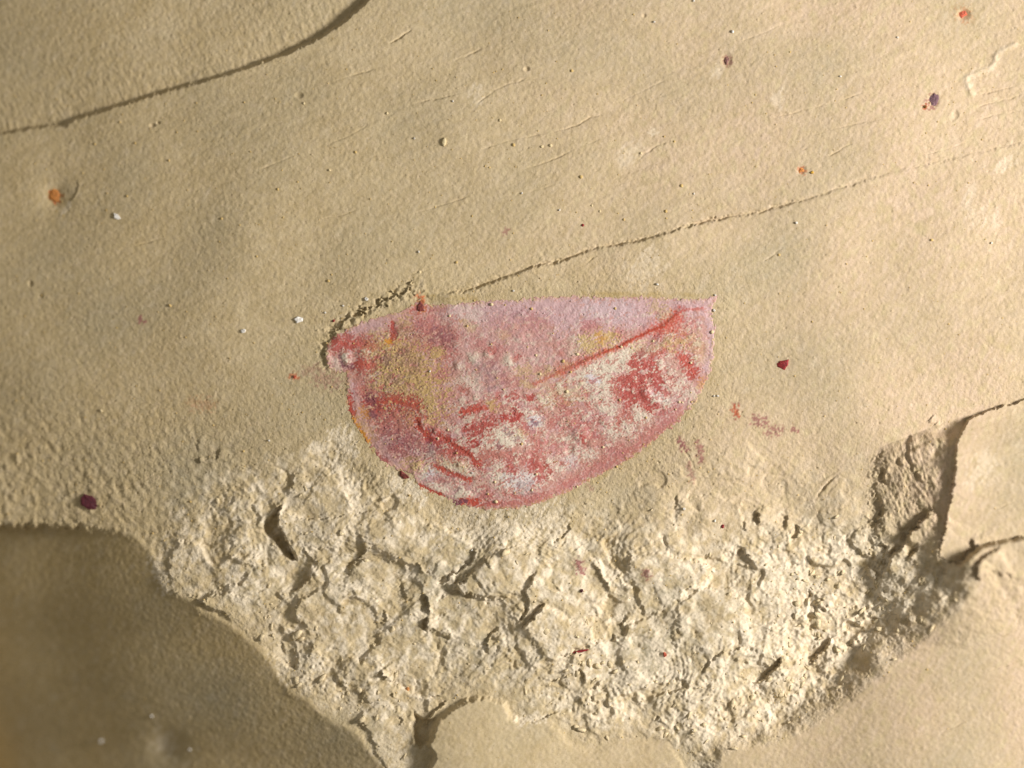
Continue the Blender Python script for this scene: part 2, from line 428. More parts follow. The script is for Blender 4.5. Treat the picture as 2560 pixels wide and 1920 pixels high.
# broken ground: tilted facets at three sizes
fx, fy, a, b, c, wf1 = worley(X + 14 * N(40, 160, 1.2, seed=20), Y + 14 * N(40, 160, 1.2, seed=21), 92, 31, ang=-28, ratio=1.3)
tone1 = c.copy()
fac = ((a - 0.42) * 34 * fx + (b - 0.5) * 40 * fy + (c - 0.5) * 20)
fx, fy, a, b, c, wf2 = worley(X + 8 * N(16, 60, 1.0, seed=22), Y + 8 * N(16, 60, 1.0, seed=23), 38, 32, ang=-40, ratio=1.4)
tone2 = c.copy()
fac2 = ((a - 0.5) * 17 * fx + (b - 0.5) * 17 * fy + (c - 0.5) * 9)
fx, fy, a, b, c, k21 = worley(X + 3 * N(8, 30, 1.0, seed=24), Y + 3 * N(8, 30, 1.0, seed=25), 15, 33, ang=60, ratio=1.6)
fac3 = ((a - 0.5) * 8 * fx + (b - 0.5) * 8 * fy + (c - 0.5) * 3.6)
belt = np.zeros(X.shape, np.float32)
for pts, r in (([(2330, 1440), (2200, 1520), (2080, 1600), (1960, 1700), (1800, 1800), (1700, 1840)], 110), ([(1440, 1660), (1480, 1740), (1420, 1800)], 90),
               ([(2020, 1480), (2080, 1560)], 70), ([(620, 1560), (760, 1700), (860, 1760)], 70)):
    sl, dist, side, arc, tot = F.line(pts, r * 2)
    belt[sl] = np.maximum(belt[sl], np.exp(-(dist / r) ** 2))
lw1 = 0.7 * N(10, 50, 0.9, seed=130)
def layers(base, st, sharp=7):
    q = base / st
    f = np.floor(q); r = q - f
    return (f + r ** sharp) * st
lay1 = layers(13 * N(120, 500, 1.4, seed=131) + lw1, 7.0)
lay2 = layers(4.5 * N(60, 200, 1.3, ang=-30, ratio=1.5, seed=132) + 0.5 * lw1, 4.5, 6)
lay3 = layers(1.6 * N(24, 90, 1.1, ang=-40, ratio=1.6, seed=133) + 0.2 * lw1, 2.2, 5)
fac = blur(fac, 3); fac2 = blur(fac2, 2); fac3 = blur(fac3, 1)
crumb = rough_m * np.clip(0.15 + 0.9 * belt, 0, 1)
Hh += rough_m * (fac * 0.44 + fac2 * (0.2 + 0.2 * belt) + lay1 * 0.42 + lay2 * 0.5 + lay3 * (0.32 + 0.3 * belt)) + crumb * fac3 * 0.14
Hh += rough_m * (0.26 * N(8, 30, 0.8, seed=26) + 0.22 * N(7, 24, 0.5, ang=65, ratio=2.4, seed=27)) * (0.6 + 0.8 * belt)
trough = sstep(-160, 0, -sd_rough) * 0
# flakes: flat plates with their own tilt
flake_id = np.zeros(X.shape, np.int32)
for k, pts in enumerate(FLAKES):
    r = np.random.default_rng(900 + k)
    p = np.array(pts, float); cx, cy = p.mean(0)
    sl, sd = F.poly(p, 30, wx, wy)
    tx, ty = r.uniform(-0.10, 0.03), r.uniform(-0.07, 0.07)
    if k == 0:
        tx, ty = 0.10, 0.02
    m = (1 - sstep(-7, 3, sd)) * 0.72
    plate = np.median(Hh[sl][sd < 0]) + 3 + tx * (X[sl] - cx) + ty * (Y[sl] - cy) + 0.3 * N(8, 40, 0.7, seed=60)[sl] + 1.6 * N(40, 120, 1, seed=61)[sl]
    plate = plate + 0.3 * (Hh[sl] - np.median(Hh[sl][sd < 0]))
    Hh[sl] = Hh[sl] * (1 - m) + plate * m
    flake_id[sl] = np.where(sd < 0, k + 1, flake_id[sl])

for pts, h, wl, wr in SCARPS:
    h = h * 0.8
    wl = wl * 0.55
    p = cat(pts, 1)
    ww = 2.6 if pts[0] == (1042, 716) else 0.9
    sl, dist, side, arc, tot = F.line(p, 3 * max(wl, wr), wx * ww, wy * ww)
    tp = sstep(0, min(22, tot * 0.35), arc) * sstep(0, min(22, tot * 0.35), tot - arc)
    up = 0.5 * h * np.exp(-dist / wr); dn = -0.55 * h * np.exp(-(dist / wl) ** 1.3)
    if h < 0:
        up = 0.5 * h * np.exp(-dist / wr); dn = -0.5 * h * np.exp(-dist / wl)
    t = sstep(-3.0, 0.0, dist * side) if h > 0 else sstep(-5, 6, dist * side)
    Hh[sl] += tp * (up * t + dn * (1 - t))

# hole west of the largest flake
sl, sd = F.poly([(703, 1259), (669, 1295), (653, 1315), (658, 1333), (683, 1356), (703, 1381), (726, 1405), (741, 1405), (735, 1383), (721, 1360), (703, 1329), (691, 1297)], 40, wx * .5, wy * .5)
Hh[sl] -= 26 * (1 - sstep(-12, 3, sd))
sl, sd = F.poly([(1034, 1780), (1029, 1816), (1039, 1857), (1053, 1872), (1066, 1856), (1080, 1823), (1086, 1796), (1062, 1800)], 40, wx * .5, wy * .5)
Hh[sl] -= 24 * (1 - sstep(-12, 4, sd))

sl, dist, side, arc, tot = F.line([(1060, 730), (985, 744), (900, 784), (845, 822), (815, 865), (820, 915)], 90)
lipn = np.exp(-(dist / 16) ** 2)
Hh[sl] += lipn * (2.2 * N(14, 50, 0.8, seed=41)[sl] + 0.6 * N(6, 16, 0.3, seed=42)[sl])
# hairline cracks
for pts, dp in HAIRS:
    sl, dist, side, arc, tot = F.line(cat(pts, 2), 14, wx * 0.3, wy * 0.3)
    brk = np.clip(0.75 + 0.4 * N(60, 200, 0.8, seed=40)[sl], 0, 1.2) * sstep(0, 30, arc) * sstep(0, 30, tot - arc)
    Hh[sl] += -dp * 1.15 * brk * np.exp(-(dist / 2.2) ** 2)

# hollow round the orange grain, dent on the shelf, small pits
for (cx, cy, rx, ry, dp) in [(128, 484, 34, 36, 11), (400, 1882, 40, 38, 13), (1317, 171, 7, 6, 4), (2412, 34, 16, 13, 5), (2335, 252, 14, 18, 3),
                             (1818, 150, 12, 16, 3), (375, 309, 8, 5, 4), (390, 302, 4, 4, 4), (90, 738, 6, 6, 3), (64, 706, 6, 8, 4), (1611, 38, 5, 5, 3),
                             (745, 236, 10, 8, 4), (1807, 1316, 6, 6, 3), (2004, 425, 10, 10, 3), (2390, 285, 8, 12, 3)]:
    sl = F.window([(cx, cy)], max(rx, ry) * 3)
    q = np.sqrt(((X[sl] - cx) / rx) ** 2 + ((Y[sl] - cy) / ry) ** 2)
    Hh[sl] += -dp * np.exp(-q ** (3 if dp < 10 else 1.8)) + (dp * 0.15 if dp < 10 else 0) * np.exp(-((q - 1.25) / 0.3) ** 2)
sl, dist, side, arc, tot = F.line([(182, 440), (186, 462), (178, 484), (160, 506)], 30)
Hh[sl] += np.where(side > 0, 1.5, -1.5) * np.exp(-dist / 9) * sstep(0, 20, arc) * sstep(0, 20, tot - arc)
# embossed worm-like trail at the far right
sl, dist, side, arc, tot = F.line(cat([(2540, 108), (2520, 120), (2494, 132), (2490, 160), (2470, 172), (2440, 182), (2416, 192), (2424, 215), (2432, 234)], 2), 40)
Hh[sl] += 3.2 * np.exp(-(dist / 7) ** 2)

# grain of the mudstone
lower_left = (1 - sstep(300, 900, X)) * sstep(880, 1180, Y) * (1 - prof)
collar = np.exp(-np.clip(sd_fos, 0, None) / 70) * (sd_fos > 0)
south = sstep(700, 1250, Y) * (1 - smooth_pl)
gr = 0.75 + 1.0 * lower_left + 1.0 * collar + 0.38 * south + 0.25 * terr - 0.32 * smooth_pl
Hh += gr * (0.15 * N(5, 13, 0.2, ang=60, ratio=1.4, seed=50) + 0.11 * N(12, 34, 0.6, ang=62, ratio=1.5, seed=51))
Hh += lower_left * 0.8 * N(14, 60, 0.9, ang=65, ratio=1.3, seed=52)
# pits and grains: skewed fine noise
pn = N(6, 14, 0.2, seed=53)
Hh -= (0.5 + 0.8 * lower_left + 0.6 * collar + 0.5 * south) * (1 - 0.8 * smooth_pl) * 2.2 * np.clip(pn - 2.1, 0, 2)
pn2 = N(5, 12, 0.2, seed=54)
Hh += (0.6 + 0.5 * collar + 0.3 * south) * (1 - 0.6 * smooth_pl) * 2.2 * np.clip(pn2 - 2.3, 0, 2)

fill = np.clip(-sd_fos - 30, 0, None)
# seat of the valve: level the ground where the valve lies
sm = 1 - sstep(-10, 24, sd_fos)
calm = Hh.copy()


calm = blur(Hh, 24)
Hbase = Hh * (1 - 0.85 * sm) + calm * 0.85 * sm      # surface the valve lies flush with
Hrock = Hbase - 9 * (1 - sstep(-16, -6, sd_fos))      # its socket

# ------------------------------------------------------------------ tints (colour masks over the rock face)
def mask_blobs(Fd, shape, blobs, noise, amp=0.55, crisp=False):
    m = np.zeros(shape, np.float32)
    for (pts, r, s) in blobs:
        p = np.array(pts if isinstance(pts[0], (tuple, list)) else [pts, (pts[0] + 0.5, pts[1] + 0.5)], float)
        res = Fd.line(p, r * 2.2)
        if res is None:
            continue
        sl, dist, side, arc, tot = res
        raw = (1.45 if crisp else 1.35) - dist / r + amp * noise[sl]
        v = s * (sstep(0.2, 0.8, raw) if crisp else np.clip(raw, 0, 1)) * (1 - sstep(r * 1.3, r * 2.2, dist))
        m[sl] = np.maximum(m[sl], v)
    return m


t1 = N(20, 120, 0.9, seed=70); t2 = N(6, 30, 0.6, seed=71); t3 = N(200, 900, 1.2, seed=72); t4 = N(10, 60, 0.8, ang=-60, ratio=3, seed=73)
chalk = rough_m * (1 - 0.75 * sstep(1350, 1550, X) * (1 - sstep(1180, 1420, Y))) * np.clip(0.24 + 0.22 * sstep(1100, 1900, X) + 0.25 * belt + 0.32 * t1 + 0.06 * t2 + 0.12 * t4, 0, 1)
CH = [([(790, 1120), (850, 1180), (880, 1240), (885, 1290), (840, 1370)], 16, 0.95), ([(850, 1090), (870, 1130)], 26, 0.8), ([(1000, 1215), (1040, 1235)], 26, 0.9),
      ([(1150, 1310), (1260, 1330), (1370, 1310)], 44, 0.8), ([(1180, 1350), (1240, 1330)], 20, 0.9), ([(850, 1440), (866, 1490)], 14, 1.0), ([(600, 1440), (620, 1450)], 18, 0.9),
      ([(430, 1370), (520, 1390)], 26, 0.7), ([(385, 1410), (410, 1470)], 16, 0.8), ([(1420, 1630), (1410, 1670)], 16, 0.9), ([(1670, 1500), (1690, 1540)], 18, 1.0),
      ([(1640, 1560), (1660, 1660), (1640, 1700)], 20, 0.95), ([(1930, 1440), (1990, 1460)], 46, 1.0), ([(1880, 1400), (1940, 1420)], 30, 0.8),
      ([(2050, 1500), (2100, 1560), (2090, 1640)], 34, 0.9), ([(1960, 1560), (1900, 1620)], 50, 0.7), ([(1720, 1700), (1800, 1760)], 28, 0.8), ([(1360, 1790), (1300, 1800)], 12, 0.9),
      ([(2050, 1360), (2110, 1400)], 30, 0.75), ([(1540, 1720), (1600, 1700)], 40, 0.7), ([(700, 1640), (760, 1700)], 30, 0.6), ([(960, 1860), (1000, 1900)], 30, 0.5),
      ([(1590, 370), (1560, 400)], 18, 0.4), ([(1628, 335), (1634, 330)], 9, 0.6), ([(1195, 225), (1185, 255)], 14, 0.45), ([(1630, 655), (1600, 690)], 32, 0.4),
      ([(1795, 170), (1788, 180)], 14, 0.5), ([(1945, 235), (1940, 260)], 14, 0.4), ([(2440, 550), (2480, 545)], 22, 0.28), ([(2420, 520), (2436, 470)], 12, 0.35),
      ([(2540, 108), (2494, 132), (2490, 160), (2440, 182), (2416, 192), (2432, 234)], 7, 0.4), ([(2460, 1160), (2430, 1190)], 26, 0.4), ([(2500, 420), (2530, 400)], 12, 0.4),
      ([(388, 1872), (392, 1884)], 26, 0.55), ([(165, 510), (150, 520)], 10, 0.45), ([(410, 1480), (390, 1420)], 10, 0.8)]
edgec = np.zeros(X.shape, np.float32)
for pts in FLAKES:
    q = np.array(pts + [pts[0]], float)
    sl, dist, side, arc, tot = F.line(q, 40, wx, wy)
    edgec[sl] = np.maximum(edgec[sl], np.exp(-(dist / 7) ** 2))
brk1 = sstep(-0.4, 0.8, N(40, 160, 1, seed=150))
vein = rough_m * np.maximum(np.exp(-(wf1 / 0.07) ** 2) * brk1, np.exp(-(wf2 / 0.10) ** 2) * sstep(0.0, 1.0, N(40, 160, 1, seed=151)) * 0.8)
chalk = np.clip(chalk + 0.5 * vein * (0.7 + 0.3 * t2) + 0.45 * edgec * brk1 * rough_m, 0, 1)
chalk = np.maximum(chalk, mask_blobs(F, X.shape, CH, 0.6 * t2 + 0.6 * t4))
tone = blur(0.6 * tone1 + 0.4 * tone2, 3)
chalk = np.clip(chalk * (0.8 + 0.10 * t2) * (1 - rough_m * (0.5 - 1.1 * tone)) + 0.05 * t4 + 0.04 * t1, 0, 0.9)
ochre = np.clip(0.13 + 0.32 * prof + 0.10 * t1 + 0.16 * collar + 0.25 * (1 - sstep(100, 1100, X)) + 0.1 * t3, 0, 1)  # browner over the whole shelf and towards the left
OC = [([(124, 482), (130, 492)], 20, 1.0), ([(1080, 752), (1190, 745)], 10, 0.7), ([(1460, 736), (1780, 738)], 9, 0.7), ([(1060, 735), (1090, 745)], 10, 0.8), ([(2392, 24), (2440, 44)], 26, 0.55),
      ([(886, 1062), (918, 1106), (936, 1130)], 7, 0.8), ([(1790, 770), (1798, 830), (1790, 900), (1770, 970)], 7, 0.5), ([(1740, 1010), (1710, 1046)], 6, 0.6), ([(1650, 1096), (1500, 1196), (1380, 1255), (1240, 1282)], 7, 0.55)]
ochre = np.maximum(ochre, mask_blobs(F, X.shape, OC, 0.5 * t2))
grey = np.clip(0.12 + 0.06 * t1 + 0.16 * t3 + rough_m * (0.12 * (0.6 + t1) + 0.45 * (1 - tone2) * sstep(0.35, 0.75, tone1)), 0, 1)
purple = mask_blobs(F, X.shape, [([(1447, 1405), (1453, 1428)], 9, 0.85), ([(1838, 1012), (1840, 1040)], 7, 0.5), ([(1890, 1050), (1910, 1056)], 12, 0.5), ([(1925, 1080), (1945, 1075)], 11, 0.45),
                                 ([(1980, 1070), (1990, 1075)], 6, 0.5), ([(1702, 1104), (1712, 1120)], 9, 0.6), ([(1746, 1110), (1752, 1150)], 8, 0.5), ([(1722, 1160), (1730, 1200)], 7, 0.35),
                                 ([(1614, 1434), (1620, 1440)], 9, 0.5), ([(800, 945), (840, 955)], 18, 0.3), ([(760, 930), (790, 920)], 10, 0.25), ([(344, 798), (348, 802)], 8, 0.5),
                                 ([(1260, 582), (1266, 575)], 6, 0.4), ([(2335, 248), (2330, 262)], 12, 0.5), ([(1818, 148), (1820, 156)], 10, 0.4), ([(1470, 1216), (1478, 1222)], 5, 0.3)], 0.8 * t2, 0.9)
rust = mask_blobs(F, X.shape, [([(1836, 1020), (1842, 1034)], 8, 0.7), ([(1050, 745), (1056, 760)], 10, 0.8), ([(124, 482), (130, 490)], 11, 0.9), ([(480, 1010), (520, 1012)], 14, 0.22), ([(730, 940), (736, 942)], 8, 0.6),
                               ([(2004, 424), (2008, 428)], 8, 0.6), ([(2412, 32), (2416, 36)], 16, 0.3), ([(2312, 266), (2316, 264)], 5, 0.7), ([(870, 905 + 100), (872, 1010)], 4, 0.4)], 0.8 * t2, 0.9)
purple = np.clip(purple * 1.6, 0, 0.9)
pinkm = np.clip(sstep(900, 2300, X + 0.25 * (960 - Y)) * (0.65 + 0.2 * t1 + 0.15 * t4), 0, 1) * (1 - 0.5 * rough_m)


# ------------------------------------------------------------------ materials
def srgb(r, g, b):
    f = lambda v: (v / 255 / 12.92) if v / 255 <= 0.04045 else ((v / 255 + 0.055) / 1.055) ** 2.4
    return (f(r), f(g), f(b), 1)


class MatB:
    def __init__(self, name, rough=0.9, spec=0.15):
        self.m = bpy.data.materials.new(name)
        self.m.use_nodes = True
        self.nt = self.m.node_tree
        self.b = self.nt.nodes["Principled BSDF"]
        self.b.inputs['Roughness'].default_value = rough
        self.b.inputs['Specular IOR Level'].default_value = spec
        tc = self.nt.nodes.new('ShaderNodeTexCoord')
        self.co = tc.outputs['Object']

    def noise(self, scale, detail=4, rough=0.6, stretch=None):
        n = self.nt.nodes.new('ShaderNodeTexNoise')
        n.inputs['Scale'].default_value = scale
        n.inputs['Detail'].default_value = detail
        n.inputs['Roughness'].default_value = rough
        if stretch:
            mp = self.nt.nodes.new('ShaderNodeMapping')
            mp.inputs['Rotation'].default_value = (0, 0, stretch[0])
            mp.inputs['Scale'].default_value = (stretch[1], 1, 1)
            self.nt.links.new(self.co, mp.inputs['Vector'])
            self.nt.links.new(mp.outputs[0], n.inputs['Vector'])
        else:
            self.nt.links.new(self.co, n.inputs['Vector'])
        return n.outputs['Fac']

    def ramp(self, fac, lo, hi, a=0.0, b=1.0):
        r = self.nt.nodes.new('ShaderNodeMapRange')
        r.inputs['From Min'].default_value = lo; r.inputs['From Max'].default_value = hi
        r.inputs['To Min'].default_value = a; r.inputs['To Max'].default_value = b
        self.nt.links.new(fac, r.inputs['Value'])
        return r.outputs[0]

    def math(self, op, a, b):
        n = self.nt.nodes.new('ShaderNodeMath'); n.operation = op
        for i, v in enumerate((a, b)):
            if isinstance(v, (int, float)):
                n.inputs[i].default_value = v
            else:
                self.nt.links.new(v, n.inputs[i])
        return n.outputs[0]

    def attr(self, name):
        n = self.nt.nodes.new('ShaderNodeAttribute'); n.attribute_name = name
        return n.outputs['Fac']

    def mix(self, fac, a, b, mode='MIX'):
        n = self.nt.nodes.new('ShaderNodeMix'); n.data_type = 'RGBA'; n.blend_type = mode
        for sock, v in ((n.inputs[0], fac), (n.inputs[6], a), (n.inputs[7], b)):
            if isinstance(v, (int, float)):
                sock.default_value = v
            elif isinstance(v, tuple):
                sock.default_value = v
            else:
                self.nt.links.new(v, sock)
        return n.outputs[2]

    def bump(self, hgt, strength, dist):
        n = self.nt.nodes.new('ShaderNodeBump')
        n.inputs['Strength'].default_value = strength
        n.inputs['Distance'].default_value = dist
        self.nt.links.new(hgt, n.inputs['Height'])
        self.nt.links.new(n.outputs[0], self.b.inputs['Normal'])

    def done(self, color):
        if isinstance(color, tuple):
            self.b.inputs['Base Color'].default_value = color
        else:
            self.nt.links.new(color, self.b.inputs['Base Color'])
        return self.m


def rock_material():
    M = MatB("mudstone", 0.92, 0.12)
    c = M.mix(M.ramp(M.noise(1.3, 5), 0.35, 0.65), srgb(188, 170, 132), srgb(200, 183, 147))
    c = M.mix(M.attr("pinkm"), c, srgb(202, 178, 152))
    c = M.mix(M.attr("ochre"), c, srgb(172, 148, 94))
    c = M.mix(M.attr("grey"), c, srgb(172, 164, 140))
    c = M.mix(M.ramp(M.noise(4.5, 5, 0.7), 0.45, 0.7, 0, 0.3), c, srgb(172, 152, 108))
    c = M.mix(M.ramp(M.noise(7.5, 4, 0.7), 0.5, 0.72, 0, 0.3), c, srgb(214, 192, 164))
    c = M.mix(M.attr("chalk"), c, srgb(228, 214, 188))
    c = M.mix(M.attr("purple"), c, srgb(150, 98, 94))
    c = M.mix(M.attr("rust"), c, srgb(186, 92, 52))
    g = M.noise(26, 3, 0.7)
    c = M.mix(M.ramp(g, 0.52, 0.74, 0, 0.45), c, srgb(160, 136, 92))
    g2 = M.noise(34, 2, 0.6)
    c = M.mix(M.ramp(g2, 0.60, 0.78, 0, 0.4), c, srgb(226, 214, 190))
    g3 = M.noise(19, 2, 0.6)
    c = M.mix(M.ramp(g3, 0.66, 0.80, 0, 0.7), c, srgb(112, 92, 60))
    M.bump(M.math('MULTIPLY', M.noise(15, 3, 0.7, stretch=(math.radians(-30), 1.4)), M.attr("grit")), 0.55, 0.05)
    return M.done(c)


MAT_ROCK = rock_material()

# ------------------------------------------------------------------ mesh building
grit = np.clip(0.35 + 0.5 * collar + 0.35 * south + 0.6 * lower_left - 0.35 * rough_m + 0.2 * slope_z - 0.15 * smooth_pl, 0.12, 1.2)
NAMES_ATTR = dict(grit=grit, chalk=chalk, ochre=ochre, grey=grey, purple=purple, rust=rust, pinkm=pinkm)


def world_xyz(x, y, h):
    return np.stack([(x - W0 / 2) / 100, (H0 / 2 - y) / 100, h / 100], -1)


gz = Hrock
P = world_xyz(X, Y, gz).reshape(-1, 3).astype(np.float32)
dzdx = np.gradient(gz, STEP, axis=1); dzdy = np.gradient(gz, STEP, axis=0)
NRM = np.stack([-dzdx, dzdy, np.ones_like(gz)], -1).reshape(-1, 3)
NRM /= np.linalg.norm(NRM, axis=1, keepdims=True)


def grid_quads(nx, ny):
    i = np.arange(nx - 1)[None, :]; j = np.arange(ny - 1)[:, None]
    v = j * nx + i
    return np.stack([v + nx, v + nx + 1, v + 1, v], -1).reshape(-1, 4)


def make_mesh(name, P, Q, attrs, mat, normals=None):
    used, inv = np.unique(Q.ravel(), return_inverse=True)
    me = bpy.data.meshes.new(name)
    me.vertices.add(len(used)); me.vertices.foreach_set("co", P[used].ravel().astype(np.float32))
    me.loops.add(len(inv)); me.loops.foreach_set("vertex_index", inv.astype(np.int32))
    n = len(Q)
    me.polygons.add(n)
    me.polygons.foreach_set("loop_start", np.arange(0, 4 * n, 4, dtype=np.int32))
    me.polygons.foreach_set("loop_total", np.full(n, 4, np.int32))
    me.polygons.foreach_set("use_smooth", np.ones(n, bool))
    me.update(calc_edges=True)
    for k, v in attrs.items():
        at = me.attributes.new(k, 'FLOAT', 'POINT')
        at.data.foreach_set("value", v.ravel()[used].astype(np.float32))
    me.materials.append(mat)
    if normals is not None:
        me.normals_split_custom_set_from_vertices(normals[used].astype(np.float32))
    return me


def obj(name, me, parent=None):
    o = bpy.data.objects.new(name, me)
    col.objects.link(o)
    if parent:
        o.parent = parent
    return o


def tag(o, label=None, cat=None, group=None, kind=None):
    if label: o["label"] = label
    if cat: o["category"] = cat
    if group: o["group"] = group
    if kind: o["kind"] = kind
    return o


rock = bpy.data.objects.new("rock_slab", None)
col.objects.link(rock)
tag(rock, "tan mudstone slab with stepped bedding planes and a crumbled pale fracture", "rock", kind="thing")

Q = grid_quads(NX, NY)
cellv = lambda A: A[:-1, :-1].ravel()
region = np.zeros((NY - 1) * (NX - 1), np.int32)             # 0 bedding plane
region[cellv(sd_rough) < -6] = 1                             # fracture zone
region[cellv(sd_terr) < 0] = 2
region[cellv(sd_ledge) < 0] = 4
region[cellv(sd_low) < 0] = 5
region[cellv(sd_pad) < 0] = 6
region[cellv(sd_shelf) < 0] = 3
fid = cellv(flake_id)
region = np.where((fid > 0) & (region <= 1), 100 + fid, region)
REGN = {0: ("bedding_plane", None), 1: ("fracture_zone", "crumbled pale broken rock between the smooth planes"), 2: ("sunken_terrace", "sunken rock terrace beyond the curved step"),
        3: ("shaded_shelf", "smooth dim brown shelf falling away beside the fracture"), 4: ("raised_ledge", "smooth raised ledge with a shadowed side"),
        5: ("smooth_ledge", "smooth out-of-focus ledge beside the crumbled belt"), 6: ("smooth_pad", "smooth raised pad with a dark notch at its edge")}
for rid in np.unique(region):
    q = Q[region == rid]
    nm, lb = REGN.get(int(rid), ("rock_flake", None))
    o = obj(nm, make_mesh(nm, P, q, NAMES_ATTR, MAT_ROCK, NRM), rock)
    if lb: o["label"] = lb

# sides and underside of the slab
ring = np.concatenate([np.arange(NX), np.arange(1, NY) * NX + NX - 1, (NY - 1) * NX + np.arange(NX - 2, -1, -1), np.arange(NY - 2, 0, -1) * NX])[::6]
top = P[ring]; bot = top.copy(); bot[:, 2] = -6.0
nr = len(ring)
VV = np.vstack([top, bot])
k = np.arange(nr); k2 = (k + 1) % nr
SQ = np.stack([k, k2, k2 + nr, k + nr], -1)
me = bpy.data.meshes.new("slab_side")
me.from_pydata([tuple(v) for v in VV.tolist()], [], [tuple(f) for f in SQ.tolist()] + [tuple(range(nr, 2 * nr))])
me.materials.append(MAT_ROCK)
obj("slab_side", me, rock)

# ------------------------------------------------------------------ the fossil valve
FS = 1.7
fxs = np.arange(790, 1826, FS); fys = np.arange(712, 1302, FS)
FX, FY = np.meshgrid(fxs, fys); FX = FX.astype(np.float32); FY = FY.astype(np.float32)
FF = Field(FX, FY, FS)
FN = lambda lo, hi, beta=1.0, ang=0.0, ratio=1.0, seed=0: fnoise(FX.shape, FS, lo, hi, beta, ang, ratio, seed)


def bil(A, x, y):
    u = (x - xs[0]) / STEP; v = (y - ys[0]) / STEP
    i = np.clip(np.floor(u).astype(int), 0, NX - 2); j = np.clip(np.floor(v).astype(int), 0, NY - 2)
    fu = u - i; fv = v - j
    return (A[j, i] * (1 - fu) * (1 - fv) + A[j, i + 1] * fu * (1 - fv) + A[j + 1, i] * (1 - fu) * fv + A[j + 1, i + 1] * fu * fv).astype(np.float32)


sdf = bil(sd_fos, FX, FY)
sl, sdw = FF.poly(FOSSIL, 60, 2.0 * FN(7, 40, 0.8, seed=201), 2.0 * FN(7, 40, 0.8, seed=202))
tmp = np.full(FX.shape, 99, np.float32); tmp[sl] = sdw; sdf = tmp
n1 = FN(5, 22, 0.6, seed=210); n2 = FN(14, 70, 0.9, seed=211); n3 = FN(4, 12, 0.2, seed=212); n4 = FN(6, 40, 0.8, ang=-25, ratio=2.2, seed=213); n5 = FN(60, 300, 1, seed=214)
blot = 0.6 * n1 + 0.5 * n4 + 0.25 * n2 + 0.3 * n3


def FB(blobs, amp=0.8, noise=None):
    return mask_blobs(FF, FX.shape, blobs, blot if noise is None else noise, amp, True)


